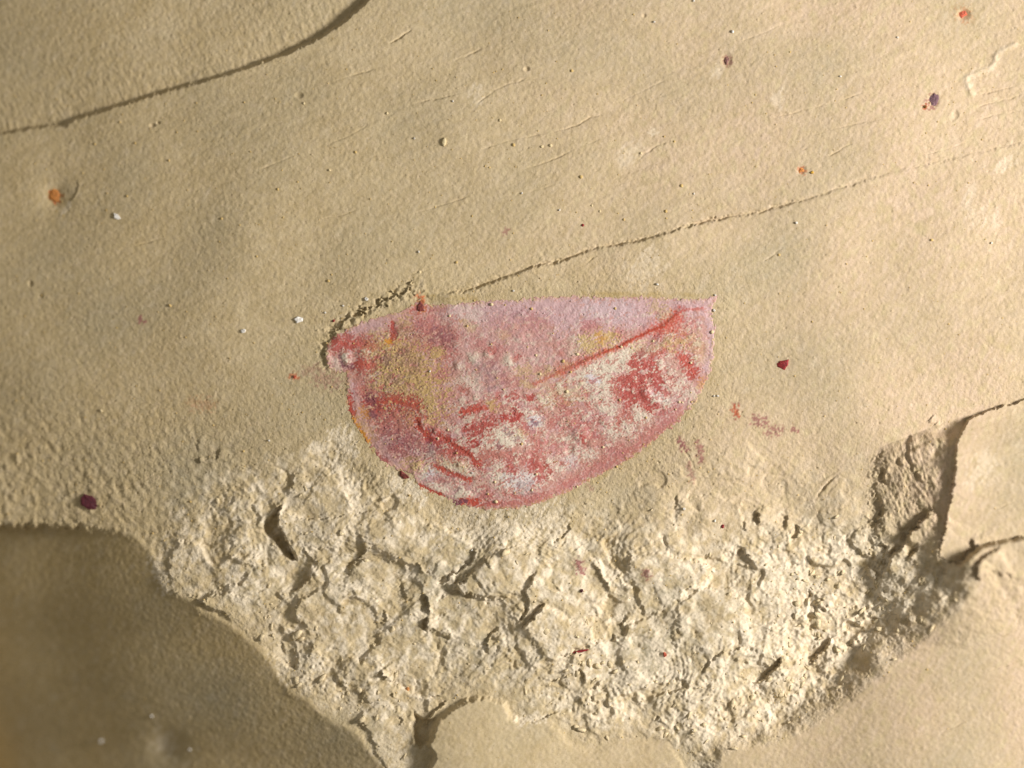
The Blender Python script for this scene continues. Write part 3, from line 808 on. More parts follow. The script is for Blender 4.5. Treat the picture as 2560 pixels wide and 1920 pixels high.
RIDGE = [(1756, 772), (1720, 774), (1704, 778), (1688, 787), (1672, 804), (1660, 817), (1631, 825), (1606, 838), (1574, 853), (1548, 868), (1509, 881), (1478, 895), (1429, 918), (1397, 931), (1364, 947), (1335, 961)]
red = FB([([(835, 852), (870, 850), (930, 862)], 16, 0.75), ([(835, 875), (850, 860), (880, 866)], 12, 0.8), ([(900, 905), (922, 915), (895, 920)], 16, 0.85), ([(978, 812), (984, 835), (976, 852)], 7, 1.0),
          ([(930, 865), (950, 870)], 12, 0.7), ([(870, 925), (905, 945), (915, 955)], 14, 0.6), ([(985, 860), (1010, 880)], 10, 0.4), ([(1035, 862), (1060, 870), (1095, 860)], 24, 0.55), ([(1070, 815), (1110, 830), (1100, 880)], 36, 0.55),
          ([(1050, 930), (1090, 945), (1120, 930)], 26, 0.5), ([(1025, 905), (1040, 920)], 18, 0.5), ([(900, 970), (950, 985)], 14, 0.55), ([(955, 985), (962, 998)], 9, 0.9), ([(870, 985), (873, 1015), (880, 1038)], 9, 0.95), ([(912, 985), (930, 1000)], 14, 0.6),
          ([(925, 1008), (960, 1005), (1000, 1003), (1040, 1010)], 18, 0.95), ([(950, 1025), (980, 1035), (1010, 1040)], 30, 0.75), ([(960, 1065), (1020, 1070)], 26, 0.6), ([(1020, 1100), (1050, 1110)], 18, 0.6), ([(985, 1120), (1010, 1128)], 14, 0.6),
          ([(1030, 1012), (1045, 1030), (1062, 1042)], 7, 0.9), ([(1043, 1040), (1048, 1067), (1064, 1088), (1095, 1108)], 9, 1.0), ([(1066, 1072), (1100, 1090), (1137, 1113), (1167, 1131)], 9, 0.9), ([(1075, 1060), (1090, 1080)], 20, 0.65),
          ([(1115, 1125), (1130, 1135), (1150, 1132)], 16, 0.85), ([(1179, 1144), (1195, 1162)], 10, 0.95), ([(1205, 1145), (1240, 1135), (1275, 1140)], 16, 0.75), ([(1290, 1120), (1285, 1125)], 10, 0.6),
          ([(1095, 1030), (1100, 1000), (1120, 985)], 24, 0.35), ([(1153, 970), (1165, 978)], 10, 0.7), ([(1153, 1031), (1180, 1024), (1212, 1018)], 8, 0.85), ([(1180, 1070), (1200, 1075), (1225, 1060)], 16, 0.95), ([(1195, 1050), (1230, 1045)], 14, 0.6),
          ([(1175, 1105), (1195, 1108)], 9, 1.0), ([(1240, 1020), (1275, 1025)], 16, 0.6), ([(1262, 1046), (1280, 1050), (1296, 1045)], 11, 1.0), ([(1285, 1022), (1290, 1035)], 8, 0.9), ([(1270, 990), (1285, 988)], 9, 0.8), ([(1322, 994), (1328, 998)], 9, 0.95), ([(1245, 990), (1240, 1000)], 8, 0.6),
          ([(1310, 1062), (1315, 1070)], 9, 0.8), ([(1330, 1085), (1345, 1110)], 16, 0.7), ([(1300, 1140), (1330, 1150)], 22, 0.6), ([(1275, 1168), (1285, 1178)], 10, 0.9), ([(1335, 1165), (1355, 1180)], 18, 0.9), ([(1340, 1130), (1350, 1160)], 18, 0.7),
          ([(1365, 1030), (1380, 1060)], 16, 0.5), ([(1400, 1030), (1430, 1050)], 26, 0.55), ([(1385, 1100), (1400, 1130)], 22, 0.4), ([(1465, 1080), (1490, 1100)], 18, 0.6), ([(1470, 1110), (1500, 1115)], 14, 0.6), ([(1455, 1092), (1460, 1105)], 6, 0.9),
          ([(1585, 905), (1600, 915), (1630, 908)], 14, 0.95), ([(1598, 918), (1590, 935)], 12, 0.9), ([(1560, 955), (1600, 955), (1640, 945)], 18, 0.95), ([(1535, 960), (1545, 990)], 12, 0.8), ([(1570, 985), (1600, 995), (1625, 1012)], 16, 0.95), ([(1590, 960), (1600, 985)], 18, 0.9),
          ([(1575, 1000), (1570, 1015)], 8, 0.9), ([(1635, 955), (1645, 970)], 10, 0.9), ([(1640, 1015), (1660, 1025)], 10, 0.7), ([(1560, 1030), (1575, 1042)], 10, 0.8), ([(1660, 980), (1668, 985)], 7, 0.8), ([(1545, 1050), (1548, 1060)], 6, 0.8),
          ([(1630, 890), (1655, 880)], 10, 0.85), ([(1600, 885), (1605, 880)], 8, 0.8), ([(1710, 892), (1720, 915), (1733, 933)], 14, 0.9), ([(1690, 905), (1700, 925)], 18, 0.4), ([(1660, 860), (1700, 870)], 24, 0.35),
          ([(1050, 1216), (1078, 1230), (1106, 1242)], 6, 1.0), ([(1150, 1258), (1172, 1252), (1192, 1258)], 9, 1.0), ([(1195, 1262), (1245, 1261)], 6, 0.75), ([(1262, 1234), (1300, 1243)], 5, 0.7), ([(1320, 1246), (1360, 1234)], 7, 0.6), ([(1200, 1248), (1225, 1240)], 7, 0.6),
          ([(1090, 1164), (1122, 1182), (1146, 1188)], 5, 0.9), ([(1140, 1186), (1176, 1200)], 6, 0.85), ([(1075, 1195), (1110, 1200)], 6, 0.5), ([(1195, 1205), (1215, 1225)], 18, 0.35),
          ([(1400, 1215), (1480, 1175), (1560, 1130), (1640, 1080), (1690, 1045)], 26, 0.55), ([(1210, 1262), (1300, 1258), (1370, 1238)], 10, 0.6), ([(890, 1068), (930, 1124), (965, 1156)], 6, 0.8), ([(1530, 1120), (1560, 1110)], 18, 0.45), ([(1250, 810), (1340, 815)], 26, 0.22), ([(1226, 872), (1230, 880)], 10, 0.7), ([(1200, 865), (1240, 880)], 22, 0.35), ([(1290, 895), (1296, 888)], 9, 0.7), ([(1260, 945), (1290, 955)], 14, 0.3),
          ([(1330, 800), (1360, 815)], 16, 0.4), ([(1465, 820), (1490, 815)], 14, 0.5), ([(1545, 835), (1560, 845)], 14, 0.5), ([(1400, 875), (1420, 865)], 14, 0.3), ([(1690, 775), (1700, 770)], 9, 0.5), ([(1040, 770), (1058, 768)], 14, 0.7), ([(1085, 772), (1110, 770)], 10, 0.4)])
ridge = mask_blobs(FF, FX.shape, [(RIDGE[3:11], 6.5, 1.0), (RIDGE[10:14], 10, 0.85), (RIDGE[13:16], 6, 0.7), (RIDGE[:4], 4, 0.7), ([(1645, 824), (1668, 812), (1692, 795)], 20, 0.9), ([(1668, 825), (1692, 826)], 12, 0.75), ([(1690, 800), (1700, 830)], 16, 0.4), ([(1450, 905), (1400, 930)], 16, 0.5), ([(1045, 1046), (1048, 1067), (1064, 1088), (1095, 1108)], 7, 0.9), ([(1100, 1088), (1137, 1113), (1167, 1131), (1195, 1158)], 7, 0.75), ([(1050, 1216), (1078, 1230), (1106, 1242)], 6, 1.0), ([(1150, 1257), (1172, 1252), (1194, 1258)], 9, 0.95),
                                  ([(1094, 1166), (1122, 1182), (1176, 1200)], 6, 0.8), ([(1153, 1031), (1180, 1024), (1212, 1018)], 8, 0.8), ([(935, 1006), (1000, 1003), (1040, 1012)], 9, 0.6), ([(872, 1000), (878, 1036)], 6, 0.7), ([(1705, 890), (1722, 915), (1735, 934)], 11, 0.6), ([(835, 852), (880, 862), (930, 866)], 10, 0.5), ([(895, 910), (922, 914)], 10, 0.6), ([(1590, 838), (1620, 828)], 14, 0.35)], 0.7 * n1 + 0.3 * n3, 0.5)
tan = FB([([(985, 905), (1040, 930), (1060, 980), (1060, 1010)], 44, 0.85), ([(950, 870), (1000, 880), (1040, 905)], 30, 0.7), ([(1010, 810), (1000, 840), (990, 870)], 18, 0.55), ([(890, 1050), (920, 1085)], 18, 0.45), ([(960, 945), (990, 960)], 26, 0.6), ([(1085, 885), (1100, 880)], 12, 0.8), ([(985, 960), (1020, 990)], 30, 0.75),
          ([(1470, 862), (1520, 850)], 22, 0.8), ([(1390, 935), (1420, 915)], 10, 0.5), ([(1350, 940), (1370, 930)], 12, 0.5), ([(1300, 930), (1320, 925)], 12, 0.5), ([(1310, 955), (1325, 965)], 10, 0.5), ([(1670, 860), (1700, 855)], 16, 0.6), ([(1590, 870), (1640, 870)], 14, 0.4), ([(1220, 1010), (1235, 1015)], 10, 0.7),
          ([(1640, 768), (1665, 790)], 16, 0.5), ([(1730, 850), (1750, 880)], 22, 0.35), ([(1370, 985), (1440, 985)], 22, 0.3), ([(1020, 1160), (1050, 1165)], 14, 0.7), ([(1100, 1155), (1160, 1165)], 16, 0.3), ([(1300, 1080), (1310, 1085)], 8, 0.4), ([(1165, 810), (1180, 820)], 12, 0.4), ([(1255, 840), (1262, 845)], 12, 0.3)], 0.9)
pale = FB([([(860, 885), (868, 905)], 9, 0.9), ([(905, 880), (925, 878)], 14, 0.85), ([(840, 905), (850, 920)], 14, 0.5), ([(885, 935), (940, 935)], 14, 0.6), ([(940, 985), (970, 985)], 18, 0.7), ([(1000, 1050), (1020, 1055)], 12, 0.6), ([(1058, 1058), (1064, 1060)], 11, 0.8), ([(1105, 1065), (1110, 1062)], 10, 0.6),
           ([(1170, 1050), (1185, 1045)], 9, 0.8), ([(1230, 1090), (1270, 1090), (1300, 1100)], 32, 0.95), ([(1215, 1110), (1240, 1125)], 22, 0.8), ([(1260, 1075), (1250, 1080)], 20, 0.7), ([(1190, 1130), (1210, 1135)], 16, 0.7), ([(1330, 1050), (1340, 1070)], 22, 0.85), ([(1360, 1010), (1380, 1020)], 14, 0.9), ([(1250, 1030), (1262, 1032)], 8, 0.8),
           ([(1475, 930), (1500, 935), (1540, 910), (1570, 890)], 34, 0.95), ([(1560, 870), (1580, 900)], 18, 0.8), ([(1490, 955), (1520, 975)], 24, 0.75), ([(1600, 890), (1640, 875)], 12, 0.7), ([(1430, 960), (1460, 950)], 18, 0.5), ([(1640, 925), (1680, 920)], 20, 0.6), ([(1530, 1010), (1500, 1000)], 20, 0.6),
           ([(1600, 1030), (1620, 1045), (1560, 1055)], 18, 0.8), ([(1540, 1080), (1570, 1085)], 24, 0.8), ([(1650, 1000), (1660, 1005)], 12, 0.9), ([(1700, 965), (1720, 985)], 22, 0.6), ([(1590, 1015), (1600, 1012)], 12, 0.7), ([(1640, 1020), (1634, 1022)], 8, 0.7),
           ([(1110, 1160), (1150, 1175), (1180, 1190)], 20, 0.85), ([(1060, 1175), (1075, 1190)], 16, 0.85), ([(1080, 1215), (1110, 1225)], 12, 0.8), ([(1150, 1235), (1170, 1238)], 14, 0.9), ([(1250, 1190), (1300, 1200), (1330, 1200)], 24, 0.9), ([(1400, 1170), (1440, 1150), (1480, 1130)], 24, 0.75), ([(1240, 1165), (1250, 1160)], 16, 0.5), ([(1370, 1160), (1375, 1200)], 22, 0.5),
           ([(1415, 1090), (1390, 1095)], 12, 0.7), ([(1130, 790), (1180, 785)], 24, 0.35), ([(1185, 895), (1190, 890)], 12, 0.8), ([(1214, 885), (1220, 890)], 8, 0.7), ([(1268, 898), (1275, 905)], 12, 0.8), ([(1150, 950), (1180, 960)], 22, 0.6), ([(1145, 915), (1150, 920)], 11, 0.7), ([(1430, 862), (1440, 855)], 16, 0.6), ([(1465, 850), (1430, 880)], 12, 0.5)], 0.75)
blue = FB([([(1340, 1050), (1330, 1065)], 14, 0.8), ([(1480, 945), (1485, 950)], 12, 0.8), ([(1420, 1150), (1430, 1160)], 14, 0.5), ([(1070, 1180), (1080, 1190)], 12, 0.7), ([(1280, 1200), (1330, 1200)], 20, 0.55), ([(1480, 770), (1560, 775)], 24, 0.25), ([(1640, 975), (1650, 1005)], 16, 0.3)], 0.7)
lilac = np.clip(np.maximum(FB([([(1130, 780), (1300, 770), (1500, 775), (1640, 765), (1770, 758)], 40, 0.8), ([(1400, 800), (1480, 800), (1580, 795), (1630, 790)], 36, 0.75), ([(1778, 800), (1778, 880), (1770, 920)], 13, 0.9), ([(850, 838), (900, 822), (950, 808)], 16, 0.6), ([(1200, 840), (1300, 870)], 60, 0.3), ([(1700, 1000), (1660, 1050)], 24, 0.45), ([(880, 960), (878, 990)], 10, 0.7), ([(1540, 1170), (1400, 1230)], 12, 0.5)], 0.6),
                           0.22 + 0.16 * n2), 0, 1)
purp = FB([([(960, 895), (970, 900)], 10, 0.6), ([(1000, 885), (1015, 880)], 10, 0.6), ([(1020, 905), (1035, 915)], 14, 0.5), ([(975, 945), (990, 950)], 8, 0.5), ([(1000, 820), (1020, 830)], 12, 0.4), ([(1090, 840), (1110, 850)], 16, 0.5), ([(1210, 925), (1230, 945)], 22, 0.4), ([(925, 995), (935, 1010)], 9, 0.7), ([(922, 1035), (928, 1042)], 8, 0.7), ([(960, 1110), (1020, 1115)], 26, 0.4), ([(1085, 1115), (1070, 1125)], 14, 0.5), ([(1120, 1205), (1125, 1200)], 10, 0.4),
           ([(1335, 1055), (1338, 1060)], 7, 0.7), ([(1265, 1075), (1275, 1085)], 7, 0.6), ([(1290, 1100), (1295, 1098)], 6, 0.6), ([(1244, 1108), (1248, 1115)], 6, 0.6), ([(1120, 1250), (1140, 1258), (1165, 1252)], 4, 0.9), ([(1138, 1230), (1150, 1220)], 3, 0.7), ([(1310, 1215), (1330, 1225)], 14, 0.4), ([(845, 890), (855, 912)], 4, 0.8), ([(862, 920), (880, 915)], 5, 0.7), ([(1290, 785), (1300, 790)], 10, 0.3), ([(1600, 882), (1650, 845)], 10, 0.3), ([(900, 1155), (960, 1150)], 14, 0.3)], 1.0)
ochf = FB([([(968, 850), (972, 856)], 7, 0.9), ([(882, 1050), (902, 1080), (922, 1104)], 6, 0.9), ([(905, 1025), (912, 1040)], 9, 0.55), ([(1050, 765), (1056, 775)], 7, 0.4), ([(1500, 845), (1505, 850)], 9, 0.5), ([(872, 1040), (880, 1052)], 5, 0.8), ([(1752, 965), (1758, 950)], 8, 0.4)], 0.8)
tan = np.maximum(tan, 0.75 * np.exp(-np.clip(-sdf, 0, None) / 4.5) * sstep(-0.3, 0.8, n1 + 0.5 * n2))
ry0 = np.interp(FX, [800, 1100, 1335, 1397, 1478, 1574, 1660, 1704, 1800], [1010, 985, 961, 931, 895, 853, 817, 778, 772]).astype(np.float32)
low = sstep(-5, 40, FY - ry0); lft = 1 - sstep(960, 1140, FX)
bB = 0.6 * FN(5, 24, 0.7, ang=-25, ratio=1.8, seed=240) + 0.5 * FN(14, 60, 0.9, ang=-20, ratio=2, seed=241) + 0.3 * FN(4, 9, 0.2, seed=242)
bC = 0.6 * FN(6, 28, 0.7, ang=-25, ratio=1.8, seed=243) + 0.5 * FN(16, 70, 0.9, ang=-20, ratio=2, seed=244) + 0.3 * FN(4, 9, 0.2, seed=245)
bD = 0.6 * FN(5, 20, 0.6, ang=40, ratio=1.5, seed=246) + 0.4 * FN(14, 50, 0.9, seed=247) + 0.3 * FN(4, 9, 0.2, seed=248)
inner = sstep(14, 45, -sdf)
red = np.maximum(red, (0.62 * low * sstep(0.45, 1.0, bB) + 0.75 * lft * (1 - low) * sstep(0.35, 0.8, bB)) * inner)
pale = np.maximum(pale, (0.85 * low * (0.4 + 0.6 * sstep(1000, 1200, FX)) * sstep(0.2, 0.65, bC) + 0.4 * (1 - low) * sstep(0.5, 1.1, bC)) * inner)
tan = np.clip(tan, 0, 1) * (1 - 0.85 * sstep(0.55, 0.9, red)) * (1 - 0.8 * np.clip(ridge, 0, 1))
tan = np.maximum(tan, lft * (1 - sstep(1020, 1075, FY)) * sstep(800, 860, FY) * (0.12 + 0.85 * sstep(-0.05, 0.4, bD)) * inner * sstep(870, 950, FX) * (1 - 0.9 * sstep(0.25, 0.7, red)))
purp = np.maximum(purp, (0.6 * sstep(860, 900, FX) * (1 - sstep(1040, 1160, FX)) + 0.25 * low) * sstep(0.85, 1.25, 0.8 * FN(5, 14, 0.4, seed=249)) * inner)

zf = bil(Hbase, FX, FY)
zf = zf + 2.0 * (1 - sstep(0, 60, -sdf)) * 0 + 9.0 * sstep(0, 240, -sdf)
zf += 0.16 * FN(5, 14, 0.3, ang=60, ratio=1.5, seed=221) + 0.25 * FN(14, 50, 0.8, seed=222)
zf += 0.8 * pale + 0.5 * tan * (1 + 0.5 * n1) - 0.5 * red
sl, dist, side, arc, tot = FF.line(RIDGE, 60)
zf[sl] += 0.9 * np.exp(-(dist / 5) ** 2) * sstep(0, 90, arc) + 1.8 * np.exp(-(dist / 24) ** 2)
BLIST = [(1450, 1086, 20, 22, 9), (1616, 983, 12, 15, 6), (1636, 1000, 12, 10, 4), (1430, 1062, 9, 6, 4), (1185, 894, 14, 10, 4), (1300, 842, 11, 13, 3.5), (1043, 1168, 17, 16, 6), (1151, 1160, 9, 9, 5),
         (1160, 1238, 18, 12, 5), (868, 895, 9, 17, 5), (905, 914, 20, 18, 5), (910, 885, 16, 11, 4), (1424, 1124, 10, 14, -6), (1512, 1050, 14, 12, 4), (1145, 915, 10, 10, 4), (1276, 1122, 9, 10, 3), (1090, 1078, 9, 8, 6), (1058, 1058, 11, 10, 4),
         (1218, 886, 8, 10, 4), (1270, 900, 10, 11, 4), (1480, 1110, 10, 12, 3), (1000, 1180, 10, 8, 3)]
for (cx, cy, rx, ry, h) in BLIST:
    q = ((FX - cx) / rx) ** 2 + ((FY - cy) / ry) ** 2
    zf += 0.55 * h * np.exp(-q ** 1.6)
for pts, h in (([(846, 872), (850, 890), (858, 905), (872, 922)], 4), ([(1078, 1062), (1083, 1084)], 5), ([(1020, 1150), (1040, 1140)], 2), ([(1155, 965), (1175, 985), (1200, 1000)], 2.5), ([(1122, 1255), (1140, 1262)], 3), (RIDGE[2:14], 4.5), ([(1050, 1212), (1080, 1228), (1108, 1238), (1155, 1250)], 4), ([(1090, 1162), (1122, 1180), (1146, 1186), (1178, 1200)], 3.5), ([(1043, 1035), (1048, 1067), (1064, 1088), (1097, 1108)], 4),
               ([(1080, 1075), (1105, 1090), (1137, 1112), (1170, 1132), (1196, 1160)], 3.5), ([(925, 990), (935, 1012), (980, 1002), (1040, 1012)], 2.5)):
    sl, dist, side, arc, tot = FF.line(pts, 20)
    sg = np.clip(dist * side / 6, -1, 1)
    zf[sl] += 0.38 * h * sg * np.exp(-dist / 11) * sstep(0, 25, arc) * sstep(0, 25, tot - arc)
pn = FN(4, 10, 0.1, seed=225)
zf += 1.9 * np.clip(pn - 2.2, 0, 2) - 1.5 * np.clip(-pn - 2.3, 0, 2)
zf = zf + 0.7 - 16 * sstep(0.0, 12, sdf)


def fossil_material():
    M = MatB("fossil_film", 0.55, 0.4)
    c = M.mix(M.ramp(M.noise(2.2, 4), 0.35, 0.65), srgb(182, 132, 120), srgb(194, 152, 138))
    c = M.mix(M.attr("lilac"), c, srgb(194, 164, 166))
    c = M.mix(M.attr("pale"), c, srgb(208, 198, 176))
    c = M.mix(M.attr("blue"), c, srgb(202, 196, 200))
    c = M.mix(M.attr("red"), c, srgb(164, 66, 56))
    c = M.mix(M.attr("ridge"), c, srgb(180, 72, 52))
    c = M.mix(M.attr("tan"), c, srgb(188, 162, 100))
    c = M.mix(M.attr("purp"), c, srgb(112, 68, 80))
    c = M.mix(M.attr("ochf"), c, srgb(200, 138, 44))
    g = M.noise(30, 3, 0.7)
    c = M.mix(M.ramp(g, 0.52, 0.72, 0, 0.6), c, srgb(150, 106, 98))
    g2 = M.noise(38, 2, 0.6)
    c = M.mix(M.ramp(g2, 0.6, 0.78, 0, 0.35), c, srgb(216, 198, 184))
    g3 = M.noise(24, 2, 0.6)
    c = M.mix(M.ramp(g3, 0.66, 0.80, 0, 0.5), c, srgb(110, 70, 70))
    M.bump(M.noise(17, 3, 0.7, stretch=(math.radians(-30), 1.4)), 0.3, 0.03)
    return M.done(c)


MAT_FOS = fossil_material()
valve = bpy.data.objects.new("fossil_valve", None)
col.objects.link(valve)
cxv, cyv = 1300, 1000
tag(valve, "pink and red flattened fossil valve with a pointed tip embedded in tan mudstone", "fossil")
FP = world_xyz(FX, FY, zf).reshape(-1, 3).astype(np.float32)
fdx = np.gradient(zf, FS, axis=1); fdy = np.gradient(zf, FS, axis=0)
FNR = np.stack([-fdx, fdy, np.ones_like(zf)], -1).reshape(-1, 3); FNR /= np.linalg.norm(FNR, axis=1, keepdims=True)
FQ = grid_quads(FX.shape[1], FX.shape[0])
keep = cellv(sdf) < 8
lab = np.zeros(len(FQ), np.int32)
cx_ = cellv(FX); cy_ = cellv(FY)
rx_ = np.array([p[0] for p in RIDGE][::-1]); ry_ = np.array([p[1] for p in RIDGE][::-1])
ridge_y = np.interp(cx_, np.r_[[800, 1335], rx_[1:]], np.r_[[1000, 961], ry_[1:]])
lab[cy_ > ridge_y] = 1                          # lower field
sdc = cellv(sdf)
lab[(sdc > -14) & (cy_ > 955) & (lab == 1)] = 2  # lower margin
rd = np.full(FX.shape, 1e3, np.float32); sl, dist, side, arc, tot = FF.line(RIDGE, 40); rd[sl] = dist
lab[cellv(rd) < 9] = 3
lab[(cx_ < 868 + 0.0 * cy_) & (cy_ < 935)] = 4
lab[(cx_ > 1752) & (cy_ < 770)] = 5
FATTR = dict(red=red, ridge=ridge, tan=tan, pale=pale, blue=blue, lilac=lilac, purp=purp, ochf=ochf)
FN_ = {0: ("upper_field", "lilac pink upper field of the valve"), 1: ("lower_field", "red and cream mottled lower field of the valve"), 2: ("lower_margin", "thin salmon curved lower edge"),
       3: ("ridge", "thin bright red diagonal ridge"), 4: ("blunt_lobe", "blunt salmon lobe at the narrow end"), 5: ("pointed_tip", "pale lilac pointed corner")}
for k in range(6):
    m = keep & (lab == k)
    nm, lb = FN_[k]
    o = obj(nm, make_mesh(nm, FP, FQ[m], FATTR, MAT_FOS, FNR), valve)
    o["label"] = lb

# ------------------------------------------------------------------ loose and embedded grains
Htop = Hrock.copy()


def ground(x, y):
    z = float(bil(Hrock, np.array([x], np.float32), np.array([y], np.float32))[0])
    i = int((x - fxs[0]) / FS); j = int((y - fys[0]) / FS)
    if 0 <= i < FX.shape[1] and 0 <= j < FX.shape[0] and sdf[j, i] < 0:
        z = max(z, float(zf[j, i]))
    return z


def plain(name, rgb, rough=0.6, spec=0.3, var=0.35, scale=30, bump=0.4):
    M = MatB(name, rough, spec)
    r, g, b = rgb
    dark = srgb(r * (1 - var), g * (1 - var), b * (1 - var)); light = srgb(min(255, r * (1 + var * .5)), min(255, g * (1 + var * .5)), min(255, b * (1 + var * .5)))
    c = M.mix(M.ramp(M.noise(scale, 4, 0.7), 0.35, 0.65), dark, light)
    M.bump(M.noise(scale * 1.5, 3, 0.7), bump, 0.03)
    return M.done(c)


MAT = dict(darkred=plain("dark_red_mineral", (84, 26, 36), 0.55, 0.4), crimson=plain("crimson_mineral", (146, 50, 50), 0.6, 0.3, 0.45), purple=plain("purple_mineral", (118, 90, 96), 0.7, 0.2),
           greyred=plain("grey_red_mineral", (128, 92, 82), 0.6, 0.3, 0.5), orange=plain("orange_mineral", (190, 92, 66), 0.6, 0.3, 0.45), rust=plain("rust_mineral", (196, 128, 62), 0.6, 0.4, 0.4),
           white=plain("white_quartz", (226, 222, 212), 0.4, 0.5, 0.12), tan=plain("tan_grain", (206, 178, 116), 0.8, 0.2, 0.2), palet=plain("pale_tan_grain", (222, 204, 160), 0.8, 0.2, 0.15),
           brown=plain("brown_grain", (132, 92, 44), 0.7, 0.2, 0.3), yellow=plain("yellow_grain", (206, 164, 66), 0.7, 0.2, 0.2), redchip=plain("brown_red_chip", (122, 60, 52), 0.6, 0.3, 0.4))

import bmesh


def pebble_mesh(name, outline, height, seed, sub=2):
    """a low grain: outline (radii round the compass or points), domed and faceted"""
    r = random.Random(seed)
    bm = bmesh.new()
    bmesh.ops.create_icosphere(bm, subdivisions=sub, radius=1.0)
    ang = [math.atan2(p[1], p[0]) for p in outline]; rad = [math.hypot(*p) for p in outline]
    order = sorted(range(len(ang)), key=lambda k: ang[k])
    A = [ang[k] for k in order]; R = [rad[k] for k in order]
    A = [A[-1] - 2 * math.pi] + A + [A[0] + 2 * math.pi]; R = [R[-1]] + R + [R[0]]
    for v in bm.verts:
        th = math.atan2(v.co.y, v.co.x)
        rr = float(np.interp(th, A, R))
        h = math.hypot(v.co.x, v.co.y)
        f = h ** 0.7
        j = 1 + r.uniform(-0.09, 0.09)
        v.co = (math.cos(th) * rr * f * j / 100, math.sin(th) * rr * f * j / 100, height / 100 * (abs(v.co.z) ** 0.7) * (1 if v.co.z > 0 else -1) * (1 + r.uniform(-0.18, 0.18)))
    me = bpy.data.meshes.new(name)
    bm.to_mesh(me); bm.free()
    return me


def chip_mesh(name, outline, h, seed):
    """an angular flat-topped chip with bevelled sides"""
    r = random.Random(seed)
    pr = sorted(outline, key=lambda p: math.atan2(p[1], p[0]))
    P2 = []
    for k, (x, y) in enumerate(pr):                      # roughen the outline
        x2, y2 = pr[(k + 1) % len(pr)]
        P2.append((x, y)); j = r.uniform(-0.1, 0.08)
        P2.append(((x + x2) / 2 * (1 + j), (y + y2) / 2 * (1 + j)))
    n = len(P2)
    tx, ty = r.uniform(-.12, .12), r.uniform(-.12, .12)
    V = [(x / 100, y / 100, -h / 100) for x, y in P2]
    V += [(x * .96 / 100, y * .96 / 100, (h * .45 + tx * x + ty * y) / 100) for x, y in P2]
    for x, y in P2:
        q = r.uniform(.45, .8)
        V.append((x * q / 100, y * q / 100, (h * r.uniform(.75, 1.1) + tx * x * q + ty * y * q) / 100))
    V.append((0, 0, h * r.uniform(.8, 1.2) / 100))
    Fc = []
    for a in range(2):
        for k in range(n):
            k2 = (k + 1) % n
            Fc.append((a * n + k, a * n + k2, (a + 1) * n + k2, (a + 1) * n + k))
    Fc += [(2 * n + k, 2 * n + (k + 1) % n, 3 * n) for k in range(n)]
    Fc.append(tuple(range(n))[::-1])
    me = bpy.data.meshes.new(name)
    me.from_pydata(V, [], Fc)
    return me


def oval(rx, ry, rot=0, n=9, jit=0.18, seed=1):
    r = random.Random(seed)
    out = []
    for k in range(n):
        t = 2 * math.pi * k / n
        x, y = rx * math.cos(t), ry * math.sin(t)
        s = 1 + r.uniform(-jit, jit)
        c, q = math.cos(rot), math.sin(rot)
        out.append(((x * c - y * q) * s, (x * q + y * c) * s))
    return out


def grain(name, x, y, outline, h, mat, label, category, group=None, seed=0, sink=0.25, sub=2, smooth=True):
    me = pebble_mesh(name, outline, h, seed, sub) if name == "tan_grain" or name == "rod_grain" else chip_mesh(name, outline, min(h, 4.5), seed)
    me.materials.append(MAT[mat])
    if smooth and name in ("tan_grain", "rod_grain"):
        me.polygons.foreach_set("use_smooth", [True] * len(me.polygons))
    o = obj(name, me)
    p = world_xyz(np.array(x), np.array(y), np.array(ground(x, y) + h * (0.25 - sink)))
    o.location = tuple(p.tolist())
    return tag(o, label, category, group)


def pts(center, L):
    return [(a - center[0], center[1] - b) for a, b in L]


c0 = (219, 1258)
grain("mineral_grain", *c0, pts(c0, [(200, 1236), (222, 1241), (241, 1258), (244, 1272), (230, 1277), (211, 1276), (193, 1265), (194, 1244)]), 12, "darkred",
      "largest dark crimson mineral grain near the edge of the shaded shelf", "mineral grain", seed=3, smooth=False)
c0 = (1958, 913)
grain("mineral_chip", *c0, pts(c0, [(1950, 902), (1973, 898), (1971, 912), (1962, 926), (1943, 917), (1942, 909)]), 6, "crimson", "bright crimson mineral chip beside the wide end of the fossil", "mineral chip", seed=4, smooth=False)
grain("mineral_grain", 2335, 251, oval(11, 17, -0.5, seed=5, jit=.3), 3, "purple", "purple grey mineral grain with an orange speck in the upper rock face", "mineral grain", seed=5)
grain("mineral_speck", 2314, 266, oval(4, 4, seed=6), 4, "brown", "small orange brown speck touching the purple grey grain", "mineral speck", seed=6, sub=1)
grain("mineral_grain", 1818, 148, oval(8, 14, -0.2, seed=7, jit=.35), 2.5, "greyred", "grey and dark red oval grain with a pale halo", "mineral grain", seed=7)
grain("mineral_grain", 2410, 32, oval(13, 9, 0.4, seed=8, jit=.35), 3, "orange", "orange red crystal at the top edge of the rock face", "mineral grain", seed=8)
grain("mineral_grain", 2004, 424, oval(8, 8, seed=9, jit=0.45), 2, "rust", "orange flecked grain just above the long step line", "mineral grain", seed=9)
grain("mineral_speck", 2031, 431, oval(4, 4, seed=10), 4, "yellow", "tiny yellow speck beside the orange flecked grain", "mineral speck", seed=10, sub=1)
grain("iron_nodule", 124, 484, oval(15, 19, 0.3, seed=11, jit=.3), 4, "rust", "orange brown iron nodule sunk in a small hollow", "nodule", seed=11)
grain("quartz_grain", 284, 537, pts((284, 537), [(277, 529), (287, 532), (296, 544), (288, 546), (278, 543)]), 6, "white", "bright white angular quartz grain near the iron nodule", "quartz grain", seed=12, smooth=False)
